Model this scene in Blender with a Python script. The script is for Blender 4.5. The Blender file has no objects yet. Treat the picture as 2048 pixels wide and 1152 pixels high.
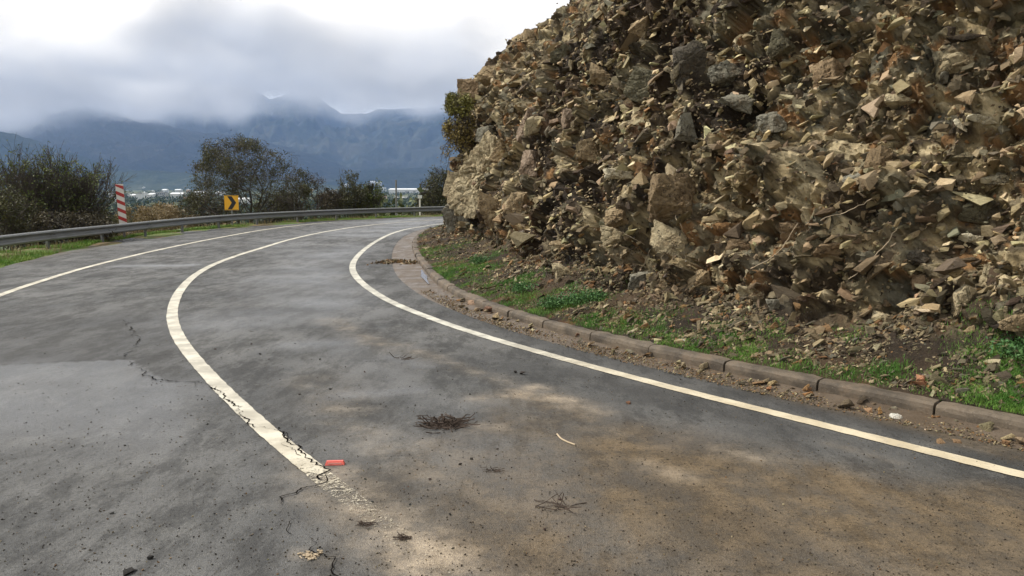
import bpy, bmesh, math, random
import numpy as np
from mathutils import Vector, noise as mnoise
from mathutils.bvhtree import BVHTree
random.seed(7); RNG = np.random.default_rng(11)
sc = bpy.context.scene; COL = sc.collection
FPX = 1600.0; CAMH = 1.85; TH = math.atan(206/FPX)

# ------------------------------------------------------------------ camera
cd = bpy.data.cameras.new("camera"); cam = bpy.data.objects.new("camera", cd); COL.objects.link(cam)
cd.sensor_width = 36; cd.lens = FPX*36/2048; cd.clip_start = 0.1; cd.clip_end = 90000
cam.location = (0, 0, CAMH); cam.rotation_euler = (math.pi/2-TH, 0, 0); sc.camera = cam

def pdir(px, py):
    v = (px-1024)/FPX; w = (576-py)/FPX
    return np.array([v, math.cos(TH)+w*math.sin(TH), -math.sin(TH)+w*math.cos(TH)])
def G(px, py, z=0.0):                     # a point seen in the photo, put on the plane z
    d = pdir(px, py); t = (z-CAMH)/d[2]; return np.array([d[0]*t, d[1]*t])
def A(px, py, Y):                         # a point at distance Y
    d = pdir(px, py); t = Y/d[1]; return np.array([d[0]*t, Y, CAMH+d[2]*t])

# ------------------------------------------------------------------ helpers
def tag(o, label=None, cat=None, group=None, kind=None):
    if label: o["label"] = label
    if cat: o["category"] = cat
    if group: o["group"] = group
    if kind: o["kind"] = kind
    return o
def empty(name, loc, label, cat, group=None, rz=0):
    o = bpy.data.objects.new(name, None); COL.objects.link(o); o.location = loc; o.rotation_euler = (0, 0, rz)
    o.empty_display_size = 0.1
    return tag(o, label, cat, group)
def mesh(name, V, F, mat, parent=None, col=None, colname="rc", smooth=False, loc=None):
    V = np.asarray(V, np.float32); me = bpy.data.meshes.new(name)
    if isinstance(F, np.ndarray):
        n, k = F.shape
        me.vertices.add(len(V)); me.vertices.foreach_set("co", V.ravel())
        me.loops.add(n*k); me.loops.foreach_set("vertex_index", F.astype(np.int32).ravel())
        me.polygons.add(n)
        me.polygons.foreach_set("loop_start", np.arange(0, n*k, k, dtype=np.int32))
        me.update(calc_edges=True); me.validate()
    else:
        me.from_pydata([tuple(map(float, v)) for v in V], [], F); me.update()
    if col is not None:
        a = me.attributes.new(colname, 'FLOAT_COLOR', 'POINT')
        c = np.ones((len(V), 4), np.float32); col = np.asarray(col); c[:, :col.shape[1]] = col
        if len(me.vertices) == len(V): a.data.foreach_set("color", c.ravel())
    me.polygons.foreach_set("use_smooth", np.full(len(me.polygons), smooth))
    me.materials.append(mat)
    o = bpy.data.objects.new(name, me); COL.objects.link(o)
    if parent: o.parent = parent
    if loc is not None: o.location = loc
    return o
def merge(parts):
    V = []; F = []; n = 0
    for v, f in parts:
        v = np.asarray(v, float); V.append(v); F += [tuple(i+n for i in q) for q in f]; n += len(v)
    return np.concatenate(V), F
def box(x0, x1, y0, y1, z0, z1):
    V = [(x, y, z) for z in (z0, z1) for y in (y0, y1) for x in (x0, x1)]
    return V, [(0, 2, 3, 1), (4, 5, 7, 6), (0, 1, 5, 4), (2, 6, 7, 3), (0, 4, 6, 2), (1, 3, 7, 5)]
def tube(p0, p1, r0, r1, k=5):
    p0 = np.array(p0, float); p1 = np.array(p1, float); d = p1-p0; d /= np.linalg.norm(d)+1e-9
    a = np.cross(d, [0, 0, 1] if abs(d[2]) < .9 else [1, 0, 0]); a /= np.linalg.norm(a); b = np.cross(d, a)
    V = []
    for p, r in ((p0, r0), (p1, r1)):
        for i in range(k):
            t = 2*math.pi*i/k; V.append(p+r*(math.cos(t)*a+math.sin(t)*b))
    F = [(i, (i+1) % k, k+(i+1) % k, k+i) for i in range(k)]+[tuple(range(k))[::-1], tuple(range(k, 2*k))]
    return np.array(V), F
def tubes_np(P0, P1, R0, R1, k=3):        # many tubes at once
    P0 = np.asarray(P0); P1 = np.asarray(P1); n = len(P0)
    d = P1-P0; d /= np.linalg.norm(d, axis=1, keepdims=True)+1e-9
    ref = np.where(np.abs(d[:, 2:3]) < .9, [[0, 0, 1.]], [[1., 0, 0]])
    a = np.cross(d, ref); a /= np.linalg.norm(a, axis=1, keepdims=True); b = np.cross(d, a)
    V = np.zeros((n, 2*k, 3))
    for i in range(k):
        t = 2*math.pi*i/k; o = math.cos(t)*a+math.sin(t)*b
        V[:, i] = P0+np.asarray(R0)[:, None]*o; V[:, k+i] = P1+np.asarray(R1)[:, None]*o
    f = np.array([(i, (i+1) % k, k+(i+1) % k, k+i) for i in range(k)])
    F = (f[None]+(np.arange(n)*2*k)[:, None, None]).reshape(-1, 4)
    return V.reshape(-1, 3), F
def hsh(ix, iy, iz, seed):
    h = (ix.astype(np.int64)*374761393+iy.astype(np.int64)*668265263+iz.astype(np.int64)*2147483647+seed*974634777) & 0xffffffff
    h = ((h ^ (h >> 13))*1274126177) & 0xffffffff
    h = ((h ^ (h >> 16))*2246822519) & 0xffffffff
    return ((h ^ (h >> 15)) & 0xffffff)/float(0xffffff)
def vnoise(P, seed=0):
    P = np.asarray(P, float); i = np.floor(P).astype(np.int64); f = P-i; u = f*f*(3-2*f); r = 0
    for dx in (0, 1):
        for dy in (0, 1):
            for dz in (0, 1):
                w = (u[..., 0] if dx else 1-u[..., 0])*(u[..., 1] if dy else 1-u[..., 1])*(u[..., 2] if dz else 1-u[..., 2])
                r = r+w*hsh(i[..., 0]+dx, i[..., 1]+dy, i[..., 2]+dz, seed)
    return r*2-1
def fbm(P, sc_=1.0, oct_=4, seed=0, gain=.5):
    r = 0; a = 1; t = 0; P = np.asarray(P, float)/sc_
    for k in range(oct_):
        r = r+a*vnoise(P*(2.03**k)+17.3*k, seed+k); t += a; a *= gain
    return r/t
def sstep(a, b, x): t = np.clip((x-a)/(b-a), 0, 1); return t*t*(3-2*t)
def polyline(pts, step=0.1, sm=1.2):       # dense smooth curve
    pts = np.asarray(pts, float); n = len(pts); out = []
    P = np.vstack([2*pts[0]-pts[1], pts, 2*pts[-1]-pts[-2]])
    for i in range(1, n):
        p0, p1, p2, p3 = P[i-1], P[i], P[i+1], P[i+2]; m = max(2, int(np.linalg.norm(p2-p1)/step))
        t = np.linspace(0, 1, m, endpoint=False)[:, None]
        out.append(.5*((2*p1)+(-p0+p2)*t+(2*p0-5*p1+4*p2-p3)*t**2+(-p0+3*p1-3*p2+p3)*t**3))
    C = np.vstack(out+[pts[-1:]])
    L = np.r_[0, np.cumsum(np.linalg.norm(np.diff(C, axis=0), axis=1))]
    s = np.arange(0, L[-1], step); C = np.stack([np.interp(s, L, C[:, k]) for k in range(C.shape[1])], 1)
    w = int(sm/step)
    if w > 1:
        k = np.exp(-.5*(np.arange(-2*w, 2*w+1)/w)**2); k /= k.sum()
        pad = 2*w
        E_ = np.vstack([C[0]+(C[0]-C[1])*np.arange(pad, 0, -1)[:, None], C, C[-1]+(C[-1]-C[-2])*np.arange(1, pad+1)[:, None]])
        C = np.stack([np.convolve(E_[:, j], k, 'valid') for j in range(C.shape[1])], 1)
    return C
def normals(C):                            # unit normals to the RIGHT of travel direction (away from the road on the cliff side)
    T = np.gradient(C, axis=0); T /= np.linalg.norm(T, axis=1, keepdims=True)
    return np.stack([T[:, 1], -T[:, 0]], 1)
def dist_poly(P, C):                       # distance from points to polyline, and nearest index
    P = np.asarray(P, float); d = np.full(len(P), 1e9); ix = np.zeros(len(P), int)
    for a in range(0, len(P), 20000):
        D = ((P[a:a+20000, None, :]-C[None])**2).sum(2); j = D.argmin(1); ix[a:a+20000] = j; d[a:a+20000] = np.sqrt(D[np.arange(len(j)), j])
    return d, ix

# ------------------------------------------------------------------ materials
class NT:
    def __init__(s, name):
        s.m = bpy.data.materials.new(name); s.m.use_nodes = True; s.t = s.m.node_tree; s.n = s.t.nodes; s.l = s.t.links
        s.b = s.n["Principled BSDF"]; s.out = s.n["Material Output"]; s.tc = s.n.new("ShaderNodeTexCoord")
    def set(s, node, k, v):
        i = node.inputs[k]
        if isinstance(v, bpy.types.NodeSocket): s.l.new(v, i)
        elif isinstance(v, (tuple, list)) and len(v) == 3 and i.type == 'RGBA': i.default_value = (*v, 1)
        else: i.default_value = v
    def noise(s, scale, detail=4, rough=.55, dist=0, vec=None, out="Fac", mapping=None):
        n = s.n.new("ShaderNodeTexNoise"); n.inputs["Scale"].default_value = scale; n.inputs["Detail"].default_value = detail
        n.inputs["Roughness"].default_value = rough; n.inputs["Distortion"].default_value = dist
        v = vec or s.tc.outputs["Object"]
        if mapping:
            mp = s.n.new("ShaderNodeMapping"); mp.inputs["Scale"].default_value = mapping[0]
            if len(mapping) > 1: mp.inputs["Rotation"].default_value = mapping[1]
            s.l.new(v, mp.inputs["Vector"]); v = mp.outputs[0]
        s.l.new(v, n.inputs["Vector"]); return n.outputs[out]
    def voro(s, scale, feature='F1', out="Distance", vec=None):
        n = s.n.new("ShaderNodeTexVoronoi"); n.feature = feature; n.inputs["Scale"].default_value = scale
        s.l.new(vec or s.tc.outputs["Object"], n.inputs["Vector"]); return n.outputs[out]
    def math(s, op, a, b=0.0, c=None, clamp=False):
        n = s.n.new("ShaderNodeMath"); n.operation = op; n.use_clamp = clamp
        s.set(n, 0, a); s.set(n, 1, b)
        if c is not None: s.set(n, 2, c)
        return n.outputs[0]
    def ramp(s, fac, lo, hi, a=0.0, b=1.0):
        n = s.n.new("ShaderNodeMapRange"); n.interpolation_type = 'SMOOTHSTEP'
        s.set(n, 0, fac); s.set(n, 1, lo); s.set(n, 2, hi); s.set(n, 3, a); s.set(n, 4, b); return n.outputs[0]
    def mix(s, fac, a, b, mode='MIX'):
        n = s.n.new("ShaderNodeMix"); n.data_type = 'RGBA'; n.blend_type = mode
        for k, v in ((0, fac), (6, a), (7, b)):
            if isinstance(v, bpy.types.NodeSocket): s.l.new(v, n.inputs[k])
            elif k == 0: n.inputs[0].default_value = v
            else: n.inputs[k].default_value = (*v, 1)
        return n.outputs[2]
    def attr(s, name, out="Color"):
        n = s.n.new("ShaderNodeAttribute"); n.attribute_name = name; return n.outputs[out]
    def sep(s, c):
        n = s.n.new("ShaderNodeSeparateColor"); s.l.new(c, n.inputs[0]); return n.outputs
    def bump(s, h, strength=.5, dist=.02, prev=None):
        n = s.n.new("ShaderNodeBump"); n.inputs["Strength"].default_value = strength; n.inputs["Distance"].default_value = dist
        s.l.new(h, n.inputs["Height"])
        if prev: s.l.new(prev, n.inputs["Normal"])
        return n.outputs[0]
    def fin(s, col=None, rough=None, normal=None, metal=None, spec=None):
        if col is not None: s.set(s.b, "Base Color", col)
        if rough is not None: s.set(s.b, "Roughness", rough)
        if normal is not None: s.set(s.b, "Normal", normal)
        if metal is not None: s.set(s.b, "Metallic", metal)
        if spec is not None: s.set(s.b, "Specular IOR Level", spec)
        return s.m
def plain(name, c, rough=.7, metal=0, var=.25, scale=6, bump=0, spec=None):
    n = NT(name); f = n.noise(scale, 5, .6)
    col = n.mix(f, tuple(x*(1-var) for x in c), tuple(min(1, x*(1+var)) for x in c))
    return n.fin(col, rough, n.bump(n.noise(scale*8, 3), bump, .01) if bump else None, metal, spec)

def m_rock(name="rock", detail=1.0):
    n = NT(name); base = n.attr("rc")
    obj = n.tc.outputs["Object"]
    f1 = n.noise(5, 6, .65); f2 = n.noise(28, 5, .7); f3 = n.noise(90, 3, .7)
    c = n.mix(n.ramp(f1, .35, .7), base, n.mix(.75, base, (.75, .7, .62), 'MULTIPLY'))
    c = n.mix(n.ramp(f2, .5, .72, 0, .55), c, n.mix(1, c, (.45, .42, .4), 'MULTIPLY'))
    c = n.mix(n.ramp(n.noise(3.3, 4, .6, mapping=((1, 1, 1.7),)), .60, .72, 0, .28), c, (.26, .165, .085))   # rust staining
    c = n.mix(n.ramp(f3, .56, .8, 0, .5), c, n.mix(1, c, (1.5, 1.45, 1.35), 'MULTIPLY'))
    b = n.bump(n.noise(14, 6, .7, mapping=((1, 1, 2.5), (0.3, .4, 0))), .7*detail, .05)
    b = n.bump(f3, .5, .012, b)
    return n.fin(c, .82, b, spec=.3)
M_ROCK = m_rock()
def m_boulder():
    n = NT("boulder_rock"); base = n.attr("rc"); obj = n.tc.outputs["Object"]
    f1 = n.noise(3.1, 6, .7); f2 = n.noise(17, 5, .7); f3 = n.noise(70, 3, .7)
    w = n.n.new("ShaderNodeVectorMath"); w.operation = 'ADD'; n.l.new(obj, w.inputs[0])
    n.l.new(n.noise(4, 3, .6, out="Color"), w.inputs[1])
    cr = n.voro(3.2, 'DISTANCE_TO_EDGE', vec=w.outputs[0]); cr2 = n.voro(9, 'DISTANCE_TO_EDGE', vec=w.outputs[0])
    crack = n.ramp(cr, 0.0, .022, 1, 0); crack2 = n.math('MULTIPLY', n.ramp(cr2, 0, .03, 1, 0), n.ramp(f1, .5, .62))
    c = n.mix(n.ramp(f1, .35, .68), base, n.mix(.8, base, (.62, .55, .48), 'MULTIPLY'))
    c = n.mix(n.ramp(f2, .48, .7, 0, .6), c, n.mix(1, c, (.5, .46, .42), 'MULTIPLY'))
    c = n.mix(n.ramp(n.noise(1.9, 5, .65), .58, .72, 0, .25), c, (.31, .185, .09))
    c = n.mix(n.ramp(f3, .55, .8, 0, .5), c, n.mix(1, c, (1.45, 1.4, 1.3), 'MULTIPLY'))
    ck = n.math('MAXIMUM', crack, crack2)
    c = n.mix(n.math('MULTIPLY', ck, .8), c, (.035, .025, .018))
    b = n.bump(n.noise(9, 7, .72), .9, .07); b = n.bump(n.math('SUBTRACT', 1.0, ck), .9, .03, b); b = n.bump(f3, .5, .012, b)
    return n.fin(c, .85, b, spec=.3)
M_BOULD = m_boulder()
def m_soil():
    n = NT("cliff_soil"); f = n.noise(.55, 5, .6); g = n.noise(9, 6, .7); h = n.noise(45, 4, .75)
    c = n.mix(n.ramp(f, .42, .62), (.036, .027, .019), (.080, .053, .031))
    c = n.mix(n.ramp(n.noise(.8, 4, .6, mapping=((1, 1, .6),)), .55, .68, 0, .8), c, (.19, .088, .036))
    c = n.mix(n.ramp(g, .45, .7, 0, .7), c, n.mix(1, c, (.45, .42, .4), 'MULTIPLY'))
    c = n.mix(n.ramp(h, .55, .75, 0, .7), c, (.24, .18, .11))
    b = n.bump(g, .9, .09); b = n.bump(h, .9, .03, b)
    rk = n.attr("rc"); ra = n.attr("rc", "Alpha"); rk = n.mix(n.ramp(g, .45, .7, 0, .6), rk, n.mix(1, rk, (.5, .46, .42), 'MULTIPLY')); rk = n.mix(n.ramp(h, .55, .75, 0, .5), rk, n.mix(1, rk, (1.5, 1.45, 1.35), 'MULTIPLY'))
    c = n.mix(ra, c, rk)
    return n.fin(c, .92, b, spec=.2)
M_SOIL = m_soil()
def m_asphalt():
    n = NT("asphalt"); a = n.attr("st"); s = n.sep(a); mud, tan, wet = s[0], s[1], s[2]; dark = n.attr("st", "Alpha")
    big = n.noise(.7, 5, .6); mid = n.noise(3.5, 9, .74); fine = n.noise(46, 5, .75); grit = n.voro(130); grit2 = n.noise(210, 2, .6)
    sweep = n.noise(1.5, 10, .76, mapping=((1.9, .7, 1), (0, 0, .5)))
    c = n.mix(n.ramp(big, .35, .65), (.042, .0415, .040), (.098, .096, .092))
    c = n.mix(n.ramp(sweep, .46, .60, 0, .65), c, (.025, .025, .025))
    c = n.mix(n.ramp(mid, .52, .66, 0, .5), c, (.110, .107, .100))
    md = n.math('MULTIPLY', mud, n.ramp(n.math('ADD', n.math('MULTIPLY', mid, .6), n.math('MULTIPLY', sweep, .5)), .38, .66, .62, 1), clamp=True)
    c = n.mix(n.math('MULTIPLY', md, .85), c, n.mix(n.ramp(mid, .4, .6), (.085, .060, .033), (.145, .104, .060)))
    tn = n.math('MULTIPLY', tan, n.ramp(n.math('ADD', n.math('MULTIPLY', fine, .35), n.math('MULTIPLY', mid, .75)), .42, .72, .15, 1), clamp=True)
    c = n.mix(n.math('MULTIPLY', tn, .9), c, (.38, .31, .23))
    c = n.mix(n.math('MULTIPLY', dark, n.ramp(mid, .35, .6, .45, .85)), c, (.034, .033, .032))
    c = n.mix(n.ramp(fine, .50, .64, 0, .7), c, n.mix(1, c, (.35, .35, .35), 'MULTIPLY'))
    c = n.mix(n.ramp(grit2, .56, .68, 0, .75), c, n.mix(1, c, (2.4, 2.35, 2.2), 'MULTIPLY'))
    wt = n.math('MULTIPLY', wet, n.ramp(sweep, .35, .6, .45, 1), clamp=True)
    r = n.math('ADD', n.ramp(sweep, .40, .60, .50, .74), n.math('MULTIPLY', fine, .14))
    r = n.math('SUBTRACT', r, n.math('MULTIPLY', wt, .40))
    c = n.mix(n.math('MULTIPLY', wt, .35), c, n.mix(1, c, (.85, .87, .92), 'MULTIPLY'))
    b = n.bump(n.math('ADD', fine, n.math('MULTIPLY', grit, -.6)), .62, .010)
    b = n.bump(n.noise(16, 8, .8), .30, .012, b)
    sp = n.math('ADD', n.math('SUBTRACT', .32, n.math('MULTIPLY', md, .15)), n.math('MULTIPLY', wt, .65))
    return n.fin(c, r, b, spec=sp)
M_ASPH = m_asphalt()
def m_paint():
    n = NT("road_paint"); w = n.attr("st"); s = n.sep(w)
    f = n.noise(38, 5, .75); g = n.noise(3, 5, .6); p = n.noise(140, 3, .7)
    c = n.mix(n.ramp(g, .35, .65), (.31, .295, .25), (.57, .545, .46)); c = n.mix(s[1], c, (.60, .47, .27)); c = n.mix(n.ramp(f, .5, .75, 0, .45), c, (.30, .27, .22)); c = n.mix(n.ramp(n.noise(9, 8, .8), .52, .68, 0, .55), c, (.26, .235, .20))
    k = n.math('ADD', n.math('ADD', n.math('MULTIPLY', f, .55), n.math('MULTIPLY', p, .35)), n.math('MULTIPLY', s[0], .75))
    k = n.ramp(k, .60, .68)
    tr = n.n.new("ShaderNodeBsdfTransparent"); mx = n.n.new("ShaderNodeMixShader")
    n.l.new(k, mx.inputs[0]); n.l.new(n.b.outputs[0], mx.inputs[1]); n.l.new(tr.outputs[0], mx.inputs[2]); n.l.new(mx.outputs[0], n.out.inputs[0])
    return n.fin(c, .6, n.bump(f, .4, .006))
M_PAINT = m_paint()
M_CRACK = plain("crack_dark", (.008, .007, .006), 1, spec=0)
def m_conc():
    n = NT("kerb_concrete"); f = n.noise(2.2, 5, .6); g = n.noise(26, 5, .7)
    c = n.mix(n.ramp(f, .38, .62), (.050, .038, .026), (.135, .105, .073)); c = n.mix(n.ramp(n.noise(1.1, 8, .8), .5, .62, 0, .6), c, (.115, .075, .045)); c = n.mix(n.ramp(g, .5, .7, 0, .6), c, (.065, .048, .034))
    c = n.mix(n.ramp(n.noise(80, 3), .6, .75, 0, .5), c, (.26, .22, .17))
    return n.fin(c, .8, n.bump(g, .6, .012))
M_CONC = m_conc()
def m_gutter():
    n = NT("gutter_mud"); f = n.noise(3, 5, .6); g = n.noise(30, 5, .7)
    c = n.mix(f, (.070, .050, .032), (.125, .092, .062)); c = n.mix(n.ramp(g, .5, .7, 0, .6), c, (.05, .035, .025))
    return n.fin(c, n.ramp(f, .3, .7, .35, .75), n.bump(g, .7, .015))
M_GUT = m_gutter()
M_WATER = NT("water").fin((.10, .08, .06), .06)
def m_leaf(name, c0, c1):
    n = NT(name); f = n.noise(1.7, 4, .6); g = n.noise(23, 2)
    c = n.mix(n.ramp(f, .35, .65), c0, c1); c = n.mix(n.ramp(g, .45, .7, 0, .5), c, tuple(x*.5 for x in c0))
    m = n.fin(c, .6, spec=.25); n.b.inputs["Subsurface Weight"].default_value = 0
    return m
M_GRASS = m_leaf("grass_blades", (.065, .165, .022), (.15, .27, .045))
M_GRASS2 = m_leaf("verge_grass_blades", (.10, .22, .026), (.23, .31, .065))
M_DRYG = m_leaf("dry_grass_blades", (.20, .16, .07), (.28, .23, .11))
M_WEED = m_leaf("weed_leaf", (.045, .12, .035), (.09, .18, .05))
M_OLIVE = m_leaf("olive_leaf", (.040, .042, .016), (.095, .092, .030))
M_OLIVE2 = m_leaf("green_leaf", (.066, .086, .020), (.135, .160, .038))
M_OCHRE = m_leaf("ochre_leaf", (.17, .125, .035), (.28, .22, .07))
M_YGREEN = m_leaf("yellow_green_leaf", (.13, .12, .03), (.24, .23, .06))
M_DUSK = m_leaf("brown_leaf", (.052, .043, .023), (.095, .076, .036))
M_BARK = plain("bark", (.060, .048, .038), .9, var=.4)
M_TWIG = plain("twig_bark", (.045, .028, .018), .85, var=.4)
M_PALE = plain("pale_stick", (.42, .33, .22), .8, var=.2)
M_GALV = plain("galvanised_steel", (.17, .17, .16), .45, .25, var=.25, scale=3)
M_POST = plain("weathered_steel_post", (.19, .19, .18), .6, .5, var=.3)
M_WOOD = plain("weathered_timber", (.13, .115, .10), .85, var=.3)
M_WHITE = plain("white_paint", (.62, .58, .52), .6, var=.1)
M_RED = plain("red_paint", (.36, .025, .018), .55, var=.15)
M_YEL = plain("yellow_sheeting", (.80, .40, .015), .5, var=.06)
M_BLK = plain("black_sheeting", (.012, .012, .012), .5, var=.1)
M_REFL = plain("red_reflector_plastic", (.62, .10, .07), .4, var=.3, scale=30)
M_LITTER = plain("white_litter", (.75, .74, .70), .6, var=.08)
M_WALL = plain("white_render", (.62, .61, .58), .8, var=.08, scale=.2)
M_WALL2 = plain("grey_render", (.34, .34, .33), .8, var=.1, scale=.2)
M_WALL3 = plain("peach_render", (.55, .38, .26), .8, var=.08, scale=.2)
M_ROOF = plain("pale_metal_roof", (.72, .73, .72), .5, var=.08, scale=.2)
M_ROOF2 = plain("grey_roof", (.30, .29, .28), .7, var=.12, scale=.2)
M_WIN = plain("window_glass", (.05, .06, .07), .15, var=.2)
M_TREEFAR = m_leaf("far_foliage", (.022, .040, .015), (.050, .072, .026))
M_SCRUB = m_leaf("scrub_foliage", (.050, .070, .022), (.115, .125, .045))
M_SCRUBB = m_leaf("dry_scrub_foliage", (.16, .11, .045), (.24, .18, .08))

# ------------------------------------------------------------------ road curves (metres)
px = lambda L, z=0: [G(x, y, z) for x, y in L]
c_left = [(-2.6, -2.5), (-4.6, 2.2), (-6.5, 6.6), (-7.75, 10.3)]+px([(0, 590), (100, 556), (200, 528), (300, 503), (400, 483), (500, 464), (570, 454)])+[(-9.0, 40.0), (-6.9, 44.0), (-3.8, 48.0), (1, 53), (7, 58)]
c_cen = [(4.2, -2.2), (1.55, 1.2)]+px([(650, 970), (560, 890), (480, 820), (410, 745), (360, 690), (340, 650), (346, 605), (375, 560), (430, 527), (500, 503), (600, 474), (690, 457)])+[(-6.3, 38.2), (-4.0, 43), (-1.5, 46.5), (3, 51), (9, 55)]
c_right = [(11, -2.6), (6.1, 1.7)]+px([(2048, 955), (1640, 850), (1300, 768), (1090, 708), (920, 660), (800, 615), (730, 575), (702, 540), (712, 515), (745, 487), (790, 465)])+[(-4.05, 36), (-2.3, 41), (.3, 44.6), (5, 49), (10, 52)]
c_asph = [(11.7, -2.1), (6.5, 2.3), (3.62, 5.38), (2.55, 6.62), (1.43, 7.95), (.35, 9.45), (-.72, 11.3), (-1.5, 13.2), (-2.3, 15.9), (-2.95, 19.5), (-3.5, 23.5), (-3.85, 27.5), (-3.9, 32), (-3.3, 36.6), (-1.6, 41.2), (1, 44.4), (5.6, 48.6), (10.5, 51.5)]
c_kerb = [(12.0, -1.9), (6.75, 2.55), (3.85, 5.7), (2.76, 6.92), (1.62, 8.22), (.58, 9.75), (-.42, 11.6), (-1.12, 13.5), (-1.72, 16.2), (-2.35, 19.6), (-2.95, 23.5), (-3.35, 27.5), (-3.42, 32), (-2.85, 36.5), (-1.2, 40.9), (1.35, 44.1), (5.9, 48.3), (10.8, 51.2)]
c_ledge = [(-3.9, -3.2), (-6.4, 2.2), (-8.6, 7.5), (-10.2, 12.3)]+px([(0, 535), (100, 510), (200, 487), (300, 470), (400, 460), (500, 452), (600, 444)])+[(-10.4, 40.3), (-8.2, 43.8), (-5.2, 47.4), (0, 53), (6, 59)]
C_LEFT, C_CEN, C_RIGHT, C_ASPH, C_KERB, C_LEDGE = [polyline(c, .1, 1.5) for c in (c_left, c_cen, c_right, c_asph, c_kerb, c_ledge)]
c_rail = [(-5.3, -3.6), (-8.1, 3), (-10.5, 9), (-12.2, 15)]+px([(0, 516), (150, 494), (250, 481), (350, 467), (450, 456)])+[(-11.7, 37.5), (-10.5, 40.0), (-8.7, 43.3), (-6.3, 46.2), (-3.9, 48.9), (1, 54), (7, 60)]
C_RAIL = polyline(c_rail, .1, 1.5)

def resamp(C, n):
    L = np.r_[0, np.cumsum(np.linalg.norm(np.diff(C, axis=0), axis=1))]; s = np.linspace(0, L[-1], n)
    return np.stack([np.interp(s, L, C[:, k]) for k in range(C.shape[1])], 1)
def grid_faces(nu, nv):
    i = np.arange(nu-1)[:, None]*nv+np.arange(nv-1)[None]
    return np.stack([i, i+1, i+nv+1, i+nv], -1).reshape(-1, 4)

# asphalt sheet with stains
nu, nv = 800, 260
L_ = resamp(C_LEDGE, nu); R_ = resamp(C_ASPH, nu)
# match rulings: nearest point on asphalt edge for evenly weighted centre line samples
t = np.linspace(0, 1, nv)[None, :, None]
edge_j = .05*vnoise(np.c_[L_*2, np.zeros(nu)], 5)[:, None]
Lj = L_+edge_j
XY = Lj[:, None]*(1-t)+R_[:, None]*t
XYf = XY.reshape(-1, 2)
def zroad(P): return .012*fbm(np.c_[P, np.zeros(len(P))], 3.0, 2, 3)
def stain(strokes):
    r = np.zeros(len(XYf))
    for pts, w, s in strokes:
        C = polyline(px(pts), .15, .3) if len(pts) > 1 else np.array(px(pts))
        d, _ = dist_poly(XYf, C); r = np.maximum(r, s*np.exp(-(d/w)**2))
    return r
P3 = np.c_[XYf, np.zeros(len(XYf))]
wob = fbm(P3, .9, 4, 21); wob2 = fbm(P3, .25, 3, 31)
mud = stain([([(1250, 905), (1500, 960), (1800, 1010), (2048, 1060)], .45, 1), ([(1300, 1000), (1700, 1060), (2048, 1120)], .5, 1),
             ([(1450, 1100), (1800, 1140), (2100, 1180)], .4, .95), ([(900, 1100), (1200, 1080), (1500, 1060)], .45, .7),
             ([(900, 1020), (1150, 980), (1300, 930)], .35, .4), ([(1050, 790), (1200, 850), (1400, 900)], .25, .55), ([(700, 980), (800, 1060), (900, 1152)], .3, .45),
             ([(1900, 880), (2048, 920)], .12, .8), ([(1500, 775), (1640, 812), (1850, 862), (2048, 905)], .13, .9), ([(900, 610), (1100, 672), (1300, 722), (1500, 775)], .10, .7),
             ([(0, 527), (100, 505), (180, 490)], .5, .6), ([(760, 525), (830, 528)], .25, .7)])
dep_ = XYf[:, 1]*math.cos(TH)+CAMH*math.sin(TH); sxp = 1024+FPX*XYf[:, 0]/np.maximum(dep_, .3); syp = 576-FPX*(XYf[:, 1]*math.sin(TH)-CAMH*math.cos(TH))/np.maximum(dep_, .3)
# silt film washed over the near right lane
top_ = np.interp(sxp, [650, 1000, 1300, 1650, 2048, 3000], [980, 780, 850, 925, 1000, 1200])
lef_ = np.interp(syp, [700, 800, 950, 1152, 1500], [1000, 900, 720, 800, 900])
film = sstep(-25, 70, syp-top_+45*wob)*sstep(-60, 260, sxp-lef_+90*wob)*(dep_ > .4)*(.5+.5*sstep(900, 1700, sxp))
mud = np.maximum(mud*(1.0+.8*wob), film*(1.05+.6*wob))
mud = np.clip(mud, 0, 1)
tan = stain([([(1060, 778), (1130, 805), (1200, 830)], .16, .75), ([(940, 800), (1080, 790)], .13, .5), ([(960, 855), (1010, 860)], .10, .7), ([(1660, 890), (1790, 925)], .07, .75), ([(1430, 900), (1520, 920)], .06, .8),
             ([(650, 960), (770, 1050), (860, 1130), (940, 1200)], .20, 1.25), ([(560, 905), (620, 960), (700, 1040)], .10, .35), ([(800, 690), (940, 740), (1060, 780)], .13, .35), ([(600, 1108), (650, 1120)], .05, .9), ([(660, 640), (760, 690), (900, 730)], .2, .25),
             ([(640, 760), (720, 850), (860, 960)], .3, .22), ([(1300, 930), (1380, 960)], .1, .45), ([(1880, 890), (2030, 905)], .05, .45)])
tan = np.clip(tan*(1+1.3*wob+.8*wob2), 0, 1)
wet = stain([([(0, 745), (150, 765), (330, 790)], .5, .75), ([(20, 850), (200, 870), (330, 860)], .35, .7), ([(250, 532), (380, 530)], .35, 1), ([(480, 640), (640, 610), (620, 540), (700, 490)], .9, .75),
             ([(700, 790), (850, 780)], .16, .95), ([(780, 715), (860, 735)], .14, .8), ([(600, 690), (700, 685)], .3, .6), ([(760, 445), (860, 440), (700, 470)], 2.0, .8), ([(1350, 890), (1450, 860)], .2, .5),
             ([(560, 480), (620, 520), (560, 560)], .9, .6), ([(200, 490), (300, 485)], .6, .5), ([(700, 700), (980, 900), (1100, 1010)], .3, .35)])
wet = np.clip(wet*(1+1.0*wob), 0, 1)
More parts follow.
